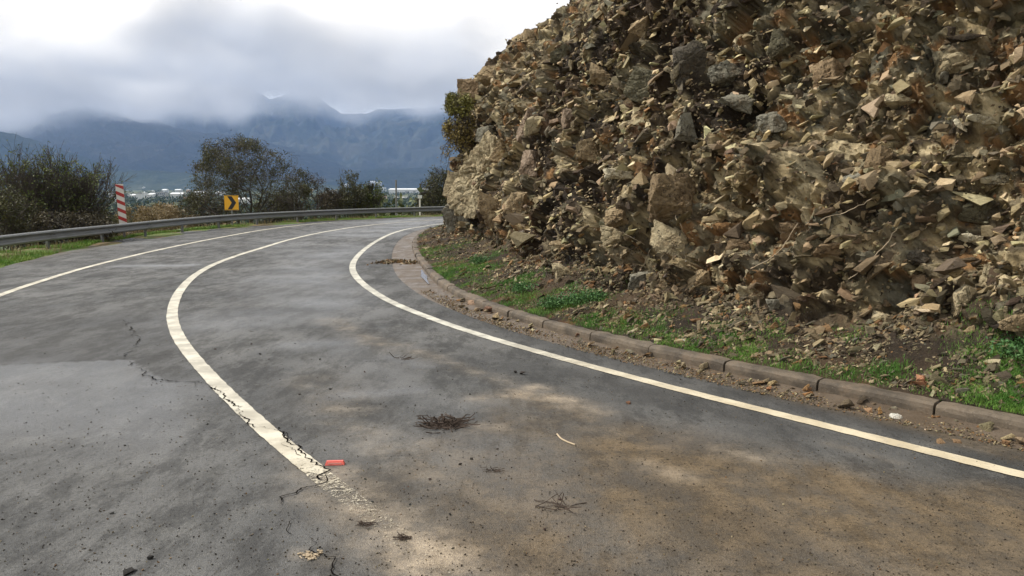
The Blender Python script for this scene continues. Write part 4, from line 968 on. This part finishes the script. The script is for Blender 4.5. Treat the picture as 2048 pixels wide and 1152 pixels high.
# stones along the kerb
NKs = normals(C_KERB)
ii = [i for i in range(len(C_KERB)) if 4.6 < C_KERB[i, 1] < 14]
def gutter_pts(n, o0, o1, hi=14):
    k = RNG.choice([i for i in ii if C_KERB[i, 1] < hi], n); cl_ = fbm(np.c_[C_KERB[k], k*0], .45, 2, 77); k = k[cl_ > RNG.uniform(-.5, .25, n)]
    t = -o0-(o1-o0)*RNG.random(len(k))**1.7; tg = np.stack([-NKs[k][:, 1], NKs[k][:, 0]], 1); return C_KERB[k]+NKs[k]*t[:, None]+tg*RNG.uniform(-.06, .06, (len(k), 1))
Q = gutter_pts(230, .03, .30)
for q in Q[:150]:
    s = random.choice([.014, .020, .030, .042, .058])*random.uniform(.8, 1.2); tv, tf = TPL[random.randrange(len(TPL))]; c = pal(None, 1, [4, 1, 2, 2, 2, 5, 2, 1])
    Rm = rand_rot(1, .25)[0]; tv = (tv*s)@Rm.T; o = mesh("kerbside_stone", tv, tf, M_BOULD, col=np.repeat(c, len(tv), 0), loc=(q[0], q[1], .012-tv[:, 2].min()*.8))
    tag(o, "small broken stone lying in the muddy gutter along the kerb", "stone", "stones strewn along the foot of the kerb")
Q = gutter_pts(14000, .0, .42, 22); n = len(Q)
sz = RNG.uniform(.003, .013, n); v, f, c = scatter(np.c_[Q, np.full(n, .012)], sz, rand_rot(n, .8), pal(None, n, [3, 1, 1, 3, 5, 5, 2, 1])*.8)
o = mesh("gutter_grit", v, f, M_ROCK, col=c); tag(o, "brown grit and crumbs of rock piled along the foot of the kerb", "grit", kind="stuff")
# grit on the lanes
n = 5200; Q = np.array([G(random.uniform(0, 2048), 600+560*random.random()**.8) for _ in range(n)])
d, ix = dist_poly(Q, C_ASPH); Q = Q[(((Q-C_ASPH[ix])*normals(C_ASPH)[ix]).sum(1) < 0)]
n = len(Q); v, f, c = scatter(np.c_[Q, zroad(Q)+.003], RNG.uniform(.0015, .0075, n), rand_rot(n, .6), pal(None, n, [1, .5, 1, 3, 8, 1, 1, 1])*.45)
o = mesh("road_grit", v, f, M_ROCK, col=c); tag(o, "fine dark grit strewn over the asphalt", "grit", kind="stuff")
# spill of debris from the gutter onto the lane
C = polyline(px([(760, 526), (800, 524), (835, 528)]), .05, 0); k = RNG.integers(0, len(C), 700)
Q = C[k]+RNG.normal(0, .1, (700, 2))*[1, 1.6]; v, f, c = scatter(np.c_[Q, np.abs(RNG.normal(0, .02, 700))], RNG.uniform(.01, .05, 700), rand_rot(700, .6), pal(None, 700, [2, 0.3, 1, 3, 5, 5, 1, 1])*.7)
o = mesh("debris_spill", v, f, M_ROCK, col=c); tag(o, "brown debris spilled from the gutter across to the inner edge line", "debris", kind="stuff")

def twigs(qx, qy, wpx, hpx, n, label, r=.003, zh=.06, ln=.10, mat=M_TWIG, name="twig_pile", cat="twigs"):
    g = G(qx, qy); Y = g[1]; sx = wpx/FPX*Y/2; sy = hpx/FPX*Y/2*(Y/CAMH); P0, P1 = [], []
    for _ in range(n):
        p = np.array([random.gauss(0, sx*.45), random.gauss(0, sy*.38), random.uniform(.004, zh)*math.exp(-abs(random.gauss(0, 1)))]); a = random.gauss(0, .6)+(math.pi if random.random() < .5 else 0); d = np.array([math.cos(a), math.sin(a)*.8, random.gauss(0, .15)])
        for _ in range(3):
            q = p+d*ln*random.uniform(.2, .45); q[2] = max(q[2], .004); P0.append(p); P1.append(q); p = q; d = d+np.random.default_rng(len(P0)).normal(0, .35, 3); d /= np.linalg.norm(d)
    R = np.full(len(P0), r)*RNG.uniform(.5, 1.2, len(P0)); v, f = tubes_np(P0, P1, R, R*.8, 4)
    o = mesh(name, v, f, mat, loc=(g[0], g[1], 0)); return tag(o, label, cat)
twigs(892, 852, 84, 26, 210, "tangled pile of dark brown twigs in the middle of the lane", .0045, .06, .12)
twigs(988, 942, 34, 16, 26, "small brown clump of dry stems below the big twig pile", .002, .03, .05)
twigs(1115, 1016, 74, 22, 14, "thin branching twig near the bottom centre of the lane", .003, .02, .16)
twigs(732, 1050, 26, 14, 24, "little brown tuft of debris on the light tan stain", .0025, .03, .04)
twigs(812, 1077, 22, 10, 18, "short dark twig scrap right of the light tan stain", .0035, .015, .05)
twigs(805, 717, 36, 8, 12, "flat dark twig on the upper part of the lane", .003, .01, .12)
twigs(503, 668, 12, 12, 1, "tiny upright twig right of the centre line", .003, .03, .08)
twigs(620, 1112, 44, 22, 30, "tan crumbled clod of dried mud beside the crack", .005, .012, .03, mat=M_PALE, cat="clod", name="mud_clod")
# curved pale stick
C = np.array([(*G(a, b), .012) for a, b in [(1114, 871), (1122, 880), (1135, 887), (1151, 893)]]); C = polyline(C, .01, 0)
v, f = tubes_np(C[:-1], C[1:], np.full(len(C)-1, .006), np.full(len(C)-1, .006), 6); o = mesh("stick", v-C[0], f, M_PALE, loc=tuple(C[0])); tag(o, "pale curved stick lying on the lane right of the twig pile", "stick")
# red reflector block
def reflector():
    g = G(670, 930); Y = g[1]; w = 40/FPX*Y; rt = empty("road_stud", (g[0], g[1], .006), "red plastic road stud lying against the centre line", "road stud", rz=.08)
    a, b = w/2, w*.36; V = [(-a, -b/2, 0), (a, -b/2, 0), (a, b/2, 0), (-a, b/2, 0), (-a*.85, -b*.2, .024), (a*.85, -b*.2, .024), (a*.85, b*.25, .024), (-a*.85, b*.25, .024)]
    mesh("body", V, [(0, 3, 2, 1), (4, 5, 6, 7), (0, 1, 5, 4), (1, 2, 6, 5), (2, 3, 7, 6), (3, 0, 4, 7)], M_REFL, parent=rt)
    mesh("lens", *box(-a*.7, a*.7, -b*.42, -b*.36, .004, .016), plain("lens_red", (.75, .30, .25), .25), parent=rt)
reflector()
stone("litter", 1361, 681, 20, 4, (.8, .8, .76), "small white scrap of litter on the grass behind the kerb", "litter", z='hit', mat=M_LITTER, seed=9)
stone("litter", 358, 462, 12, 6, (.8, .8, .7), "pale scrap in the grass under the guardrail", "litter", mat=M_LITTER, seed=10)

# ------------------------------------------------------------------ valley
VZ = -25.0
def building(qx, qy, wpx, hpx, Y, label, wall, roof, kind="block", cat="building", storeys=3, bays=6, group=None):
    Y = min(5600, 26.8*FPX/(qy+hpx/2+1.5-370)); c = A(qx, qy, Y); w = wpx/FPX*Y; h = max(hpx/FPX*Y, 3.0); d = max(w*.5, 10) if kind == "block" else max(w*.45, 25)
    z0 = gh(c[0], c[1]); top = c[2]+h/2; h = max((top-z0)*1.15, 5)
    rt = empty("apartment_block" if kind == "block" else "warehouse", (c[0], c[1], z0), label, cat, group, rz=random.uniform(-.15, .15))
    if kind == "block":
        mesh("wall", *box(-w/2, w/2, 0, d, -1, h), wall, parent=rt)
        mesh("roof", *merge([box(-w/2-.3, w/2+.3, -.3, d+.3, h+.002, h+.5), box(-w*.1, w*.12, d*.3, d*.6, h+.5, h+2.4)]), roof, parent=rt)
        fh = h/storeys; bw = w/bays
        if wpx >= 14:
            for s in range(storeys):
                for b in range(bays): mesh("window", *box(-w/2+bw*(b+.24), -w/2+bw*(b+.76), -.08, .05, s*fh+fh*.3, s*fh+fh*.78), M_WIN, parent=rt)
    else:
        mesh("wall", *box(-w/2, w/2, 0, d, -1, h), wall, parent=rt); r = h*.22
        V = [(-w/2-1, -1, h+.01), (w/2+1, -1, h+.01), (w/2+1, d+1, h+.01), (-w/2-1, d+1, h+.01), (-w/2-1, d/2, h+r+.6), (w/2+1, d/2, h+r+.6)]
        mesh("roof", V, [(0, 1, 5, 4), (2, 3, 4, 5), (0, 4, 3), (1, 2, 5), (0, 3, 2, 1)], roof, parent=rt)
        if wpx >= 26: mesh("door", *box(-w*.08, w*.02, -.15, .05, 0, h*.6), M_ROOF2, parent=rt)
BL = [(222, 396, 9, 15, 1000, "white flats just left of the striped marker board, left half", M_WALL, M_ROOF2, "block", 4, 3), (234, 396, 8, 14, 1010, "grey and white flats touching the left side of the striped board", M_WALL, M_ROOF2, "block", 4, 3),
      (262, 394, 12, 5, 1250, "low white shed right of the striped marker board", M_WALL, M_ROOF, "shed"), (277, 396, 10, 12, 1050, "white flats second building right of the striped board", M_WALL, M_ROOF2, "block", 3, 3), (287, 394, 6, 12, 1080, "small white tower beside the second white flats", M_WALL, M_ROOF, "block", 3, 2),
      (300, 393, 10, 6, 1200, "small white shed left of the grey flats", M_WALL, M_ROOF, "shed"), (321, 393, 20, 11, 1150, "grey flats midway between the striped board and the large tree", M_WALL2, M_ROOF2, "block", 3, 5),
      (353, 392, 24, 6, 1300, "long white warehouse left of the large tree", M_WALL, M_ROOF, "shed"), (398, 390, 24, 7, 1350, "bright white warehouse showing under the large tree's left side", M_WALL, M_ROOF, "shed"), (438, 388, 14, 4, 1500, "white shed glimpsed through the large tree above the chevron sign", M_WALL, M_ROOF, "shed"), (482, 403, 22, 6, 900, "white roof showing between chevron sign and tree trunk", M_WALL, M_ROOF, "shed"),
      (287, 377, 5, 4, 2600, "tiny white house in the far plain above the white tower", M_WALL, M_ROOF, "block", 1, 1), (328, 383, 8, 4, 2200, "tiny white shed in the far plain above the grey flats", M_WALL, M_ROOF, "shed"), (355, 382, 10, 3, 2300, "thin white shed in the far plain above the long warehouse", M_WALL, M_ROOF, "shed"), (375, 382, 6, 4, 2300, "tiny house in the far plain left of the large tree", M_WALL3, M_ROOF, "block", 1, 1), (395, 376, 18, 5, 2700, "pale cluster house in the far plain against the tree's left side", M_WALL3, M_ROOF, "shed"), (305, 384, 6, 3, 2100, "tiny pale hut in the far plain above the small shed", M_WALL, M_ROOF, "block", 1, 1),
      (372, 397, 12, 4, 1000, "low beige house just below the long white warehouse", M_WALL3, M_ROOF2, "block", 1, 2), (575, 374, 22, 4, 2600, "white shed between the large tree and the bare tree", M_WALL, M_ROOF, "shed"), (632, 373, 20, 4, 2500, "white shed right of the bare tree", M_WALL, M_ROOF, "shed"), (620, 380, 10, 4, 1900, "small pale house behind the bare tree", M_WALL3, M_ROOF, "block", 1, 2), (662, 384, 22, 3, 1700, "thin pale row behind the shrubs", M_WALL, M_ROOF, "shed"),
      (757, 370, 12, 4, 3000, "distant white shed above the shrub's right edge", M_WALL, M_ROOF, "shed"), (765, 379, 14, 5, 2100, "small white house left of the tall pole", M_WALL, M_ROOF, "block", 1, 3), (745, 368, 10, 3, 3400, "faint white shed on the far plain over the shrubs", M_WALL, M_ROOF, "shed"),
      (816, 382.5, 78, 5, 1700, "very long white warehouse behind the tall grey pole", M_WALL, M_ROOF, "shed"), (826, 365, 40, 4, 3300, "long pale greenhouse roof above the long white warehouse", M_WALL, M_ROOF, "shed"), (833, 357.5, 44, 2.5, 4200, "thin white strip of greenhouse highest in the plain", M_WALL, M_ROOF, "shed"), (760, 400, 26, 12, 700, "peach coloured villa left of the tall grey pole", M_WALL3, M_ROOF2, "block", 2, 4), (800, 398, 26, 3, 760, "low flat roof right of the tall grey pole", M_WALL, M_ROOF2, "shed"), (868, 366, 20, 4, 3200, "pale shed beside the rounded dark bush", M_WALL, M_ROOF, "shed"),
      (185, 384, 8, 3, 2200, "tiny shed behind the left thorn bush", M_WALL, M_ROOF, "shed"), (690, 372, 12, 3, 2700, "tiny white shed behind the shrub's shoots", M_WALL, M_ROOF, "shed")]
for b in BL:
    qx, qy, w, h, Y, lb, wl, rf, kd = b[:9]; st, by = (b[9], b[10]) if len(b) > 9 else (1, 3)
    building(qx, qy, w, h, Y, lb, wl, rf, kd, "house" if kd == "block" else "warehouse", st, by)
# valley woods: too many to count
def wood(name, n, y0, y1, x0, x1, size, mat, label, q=26, seed=1, fam=.0, lsf=.22):
    Y = y0*(y1/y0)**RNG.random(n); X = (RNG.uniform(x0, x1, n)-1024)/FPX*Y; P = np.stack([X, Y], 1)
    m = fbm(np.c_[P, P[:, 0]*0], 90 if y0 > 200 else 12, 3, seed) > fam; P = P[m]; n = len(P); z = ground_h(P); s = size*RNG.uniform(.6, 1.3, n)
    c = np.c_[P, z][:, None]+RNG.normal(0, 1, (n, q, 3))*(s[:, None, None]*np.array([.42, .42, .28]))+np.array([0, 0, 1])*(s*.55)[:, None, None]
    k = np.repeat(s, q)*lsf; c = c.reshape(-1, 3); nn_ = len(c); a = RNG.normal(size=(nn_, 3)); a /= np.linalg.norm(a, axis=1, keepdims=True); b = np.cross(a, RNG.normal(size=(nn_, 3))); b /= np.linalg.norm(b, axis=1, keepdims=True)
    V = np.stack([c-a*k[:, None], c+b*k[:, None]*.7, c+a*k[:, None], c-b*k[:, None]*.7], 1).reshape(-1, 3)
    o = mesh(name, V, np.arange(nn_*4).reshape(-1, 4), mat); tag(o, label, "woodland", kind="stuff")
wood("far_woods", 4400, 900, 5200, -150, 1000, 6.5, M_TREEFAR, "dark trees spread across the valley floor among the buildings", 18, 3, -.05)
wood("near_woods", 2200, 330, 900, -150, 1000, 6.5, M_TREEFAR, "green belt of trees below the valley buildings", 40, 4, -.3)
wood("scrub", 1500, 60, 330, -150, 1000, 2.6, M_SCRUB, "mixed green scrub covering the slope beyond the road", 110, 6, -.15, .10)
wood("dry_scrub", 420, 48, 130, 150, 480, 2.0, M_SCRUBB, "ochre dry scrub on the slope beyond the guardrail", 110, 8, -.2, .08)

# ------------------------------------------------------------------ mountains
def m_hill(name, c0, c1, c2):
    n = NT(name); f = n.noise(.0022, 8, .62); g = n.noise(.009, 7, .65); h = n.noise(.0012, 5, .6)
    c = n.mix(n.ramp(f, .4, .62), c0, c1); c = n.mix(n.ramp(g, .58, .70, 0, .6), c, c2); c = n.mix(n.ramp(h, .45, .6, 0, .5), c, c0)
    return n.fin(c, .95, n.bump(g, .8, 30), spec=.1)
def hills(name, ridge, D0, D1, D2, mat, seed, amp=.21, base=VZ-4, nx=760):
    rx = np.array([r[0] for r in ridge], float); ry = np.array([r[1] for r in ridge], float)
    X = np.linspace(rx[0], rx[-1], nx); Yp = np.interp(X, rx, ry); Dd = np.concatenate([np.linspace(D0, D1, 84), np.linspace(D1, D2, 14)[1:]])
    V = []
    for k, D in enumerate(Dd):
        x = (X-1024)/FPX*D; P = np.c_[x, np.full(nx, D), np.zeros(nx)]
        hr = CAMH+(370-Yp)/FPX*D1
        t = (D-D0)/(D1-D0) if D <= D1 else 1-(D-D1)/(D2-D1)
        prof = t**1.25 if D <= D1 else t
        rg = 1-np.abs(fbm(P, (D1-D0)*.24, 6, seed, .58))*2.6
        z = base+(hr-base)*np.clip(prof+amp*rg*math.sin(math.pi*min(max(t, 0), 1))*1.2+amp*.35*(rg-.6)*t, 0, 1.15)
        V.append(np.c_[x, np.full(nx, D), z])
    V = np.array(V).reshape(-1, 3); o = mesh(name, V, grid_faces(len(Dd), nx), mat, smooth=True); return tag(o, kind="structure")
MH1 = m_hill("mountain_scrub", (.016, .024, .020), (.055, .058, .044), (.13, .12, .09)); MH2 = m_hill("foothill_scrub", (.020, .032, .018), (.045, .055, .030), (.15, .14, .09))
hills("mountain", [(-500, 120), (-100, 150), (100, 165), (200, 172), (330, 165), (420, 158), (480, 168), (515, 184), (535, 198), (550, 208), (572, 202), (596, 190), (620, 190), (645, 203), (668, 220), (690, 232), (720, 234), (760, 226), (800, 226), (850, 222), (900, 214), (960, 195), (1050, 170), (1300, 120), (1700, 100)], 7200, 11500, 14000, MH1, 200)
hills("ridge", [(-500, 150), (0, 175), (120, 188), (200, 205), (280, 232), (350, 252), (420, 268), (500, 275), (560, 290), (640, 312), (700, 335), (760, 358), (800, 375)], 5600, 7800, 9400, MH1, 210, .12)
hills("hill", [(-500, 200), (-100, 245), (0, 262), (50, 272), (90, 285), (150, 305), (210, 325), (290, 345), (380, 362), (430, 376)], 4300, 5400, 6400, MH2, 220, .10)
hills("foothill", [(60, 376), (140, 360), (220, 345), (300, 340), (360, 345), (430, 348), (520, 356), (640, 366), (700, 375)], 4000, 4700, 5400, MH2, 230, .14)
hills("foothill", [(520, 376), (600, 352), (680, 345), (760, 338), (840, 335), (900, 330), (980, 322), (1100, 330), (1400, 376)], 5400, 6900, 8000, MH2, 240, .14)

# ------------------------------------------------------------------ haze and cloud
def volume_box(name, x0, x1, y0, y1, z0, z1, mat, kind="stuff"):
    v, f = box(x0, x1, y0, y1, z0, z1); o = mesh(name, v, f, mat); return tag(o, kind=kind)
hm = bpy.data.materials.new("haze_air"); hm.use_nodes = True; nt = hm.node_tree; nt.nodes.remove(nt.nodes["Principled BSDF"])
pv = nt.nodes.new("ShaderNodeVolumePrincipled"); pv.inputs["Color"].default_value = (.37, .57, 1.0, 1); pv.inputs["Density"].default_value = 5.4e-5; pv.inputs["Anisotropy"].default_value = .0
nt.links.new(pv.outputs[0], nt.nodes["Material Output"].inputs["Volume"])
hz = volume_box("haze", -14000, 9000, -400, 14500, -60, 1900, hm); tag(hz, "pale blue air filling the valley", "haze")
cm = bpy.data.materials.new("cloud_bank"); cm.use_nodes = True; nt = cm.node_tree; nt.nodes.remove(nt.nodes["Principled BSDF"])
def N_(t, **k):
    n = nt.nodes.new(t)
    for a, b in k.items(): setattr(n, a, b)
    return n
def mth(op, a, b=0.0, clamp=False):
    n = N_("ShaderNodeMath", operation=op, use_clamp=clamp)
    for i, v in ((0, a), (1, b)):
        if isinstance(v, bpy.types.NodeSocket): nt.links.new(v, n.inputs[i])
        else: n.inputs[i].default_value = v
    return n.outputs[0]
def rng(v, a, b, c=0., d=1.):
    n = N_("ShaderNodeMapRange", interpolation_type='SMOOTHSTEP'); nt.links.new(v, n.inputs[0])
    for i, q in ((1, a), (2, b), (3, c), (4, d)): n.inputs[i].default_value = q
    return n.outputs[0]
tc = N_("ShaderNodeTexCoord"); sx = N_("ShaderNodeSeparateXYZ"); nt.links.new(tc.outputs["Object"], sx.inputs[0])
def nz(scale, det, sc3=(1, 1, 1)):
    mp = N_("ShaderNodeMapping"); mp.inputs["Scale"].default_value = sc3; nt.links.new(tc.outputs["Object"], mp.inputs[0])
    n = N_("ShaderNodeTexNoise"); n.inputs["Scale"].default_value = scale; n.inputs["Detail"].default_value = det; nt.links.new(mp.outputs[0], n.inputs["Vector"]); return n.outputs["Fac"]
n1 = nz(.0011, 7, (1, .6, 1.6)); X_, Y_, Z_ = sx.outputs
zz = mth('ADD', Z_, mth('MULTIPLY', mth('SUBTRACT', n1, .5), 900))
low = rng(X_, -5200, -2300, -330, 0)        # rain hangs lower on the left
zz = mth('SUBTRACT', zz, low)
dn = rng(zz, 600, 880); dn = mth('MULTIPLY', dn, rng(Z_, 1500, 2000, 1, 0))
rain = mth('MULTIPLY', rng(X_, -4600, -2000, 1, 0), rng(nz(.0011, 2, (1, 1, .12)), .35, .65, .15, 1)); rain = mth('MULTIPLY', rain, rng(Z_, -20, 700, .05, .32))
dens = mth('ADD', mth('MULTIPLY', dn, .0042), mth('MULTIPLY', rain, .0012))
ab = N_("ShaderNodeVolumeAbsorption"); ab.inputs["Color"].default_value = (0, 0, 0, 1); nt.links.new(dens, ab.inputs["Density"])
em = N_("ShaderNodeEmission"); mc = N_("ShaderNodeMix", data_type='RGBA'); nt.links.new(rng(zz, 550, 1350), mc.inputs[0])
mc.inputs[6].default_value = (.37, .405, .47, 1); mc.inputs[7].default_value = (1.48, 1.38, 1.22, 1)
mv = N_("ShaderNodeMix", data_type='RGBA', blend_type='MULTIPLY'); mv.inputs[0].default_value = 1; nt.links.new(mc.outputs[2], mv.inputs[6]); cc = N_("ShaderNodeCombineColor"); vv_ = rng(nz(.0016, 5, (1, .7, 1.8)), .36, .62, .90, 1.2)
for q_ in range(3): nt.links.new(vv_, cc.inputs[q_])
nt.links.new(cc.outputs[0], mv.inputs[7]); nt.links.new(mv.outputs[2], em.inputs["Color"]); nt.links.new(dens, em.inputs["Strength"])
ad = N_("ShaderNodeAddShader"); nt.links.new(ab.outputs[0], ad.inputs[0]); nt.links.new(em.outputs[0], ad.inputs[1]); nt.links.new(ad.outputs[0], nt.nodes["Material Output"].inputs["Volume"])
cb = volume_box("cloud", -9000, 3000, 4900, 7900, 150, 2050, cm); tag(cb, "grey cloud bank lying over the mountain tops", "cloud")
sc.cycles.volume_step_rate = .35; sc.cycles.volume_max_steps = 64

# ------------------------------------------------------------------ light
SUN = Vector((-.66, .14, .76)).normalized(); el = math.asin(SUN.z)
sl = bpy.data.lights.new("sun", 'SUN'); sl.energy = 5.0; sl.angle = math.radians(4); sl.color = (1, .94, .84)
so = bpy.data.objects.new("sun", sl); COL.objects.link(so); so.rotation_euler = (-SUN).to_track_quat('-Z', 'Y').to_euler()
W = bpy.data.worlds.new("World"); sc.world = W; W.use_nodes = True; nt = W.node_tree; bg = nt.nodes["Background"]
sky = N_("ShaderNodeTexSky", sky_type='NISHITA'); sky.sun_disc = False; sky.sun_elevation = el; sky.sun_rotation = math.atan2(SUN.x, SUN.y)
tc = N_("ShaderNodeTexCoord"); sx = N_("ShaderNodeSeparateXYZ"); nt.links.new(tc.outputs["Generated"], sx.inputs[0]); X_, Y_, Z_ = sx.outputs
def nz2(scale, det, sc3, out="Fac"):
    mp = N_("ShaderNodeMapping"); mp.inputs["Scale"].default_value = sc3; nt.links.new(tc.outputs["Generated"], mp.inputs[0])
    n = N_("ShaderNodeTexNoise"); n.inputs["Scale"].default_value = scale; n.inputs["Detail"].default_value = det; n.inputs["Roughness"].default_value = .5; nt.links.new(mp.outputs[0], n.inputs["Vector"]); return n.outputs[out]
cl1 = nz2(2.6, 8, (1, 1, 2.6)); cl2 = nz2(7, 8, (1, 1, 3.2))
v_ = mth('ADD', mth('MULTIPLY', cl1, 1.1), mth('MULTIPLY', cl2, .45)); v_ = mth('SUBTRACT', v_, .205)
gl = N_("ShaderNodeVectorMath", operation='DOT_PRODUCT'); nt.links.new(tc.outputs["Generated"], gl.inputs[0]); gd = Vector(pdir(1010, 20)).normalized(); gl.inputs[1].default_value = gd
v_ = mth('ADD', v_, rng(gl.outputs["Value"], .80, .99, 0, .46))
v_ = mth('ADD', v_, rng(Z_, .05, .30, -.03, .03))
cr = N_("ShaderNodeValToRGB"); nt.links.new(v_, cr.inputs[0]); e = cr.color_ramp.elements
e[0].position = .36; e[0].color = (.30, .31, .33, 1); e[1].position = .80; e[1].color = (1.6, 1.6, 1.57, 1)
m_ = cr.color_ramp.elements.new(.56); m_.color = (1.0, 1.0, .98, 1)
mx = N_("ShaderNodeMix", data_type='RGBA'); mx.inputs[0].default_value = .06
sk = N_("ShaderNodeMix", data_type='RGBA', blend_type='MULTIPLY'); sk.inputs[0].default_value = 1; nt.links.new(sky.outputs[0], sk.inputs[6]); sk.inputs[7].default_value = (1, 1, 1, 1)
sc10 = N_("ShaderNodeMix", data_type='RGBA', blend_type='MULTIPLY'); sc10.inputs[0].default_value = 1; nt.links.new(cr.outputs[0], sc10.inputs[6]); sc10.inputs[7].default_value = (10, 10, 10, 1)
nt.links.new(sc10.outputs[2], mx.inputs[6]); nt.links.new(sk.outputs[2], mx.inputs[7]); nt.links.new(mx.outputs[2], bg.inputs["Color"]); bg.inputs["Strength"].default_value = .1

sc.view_settings.view_transform = 'Standard'; sc.view_settings.look = 'None'; sc.view_settings.exposure = .06; sc.view_settings.gamma = 1
sc.cycles.max_bounces = 5; sc.cycles.diffuse_bounces = 3; sc.cycles.glossy_bounces = 2; sc.cycles.volume_bounces = 1; sc.cycles.transparent_max_bounces = 8
sc.cycles.use_denoising = True
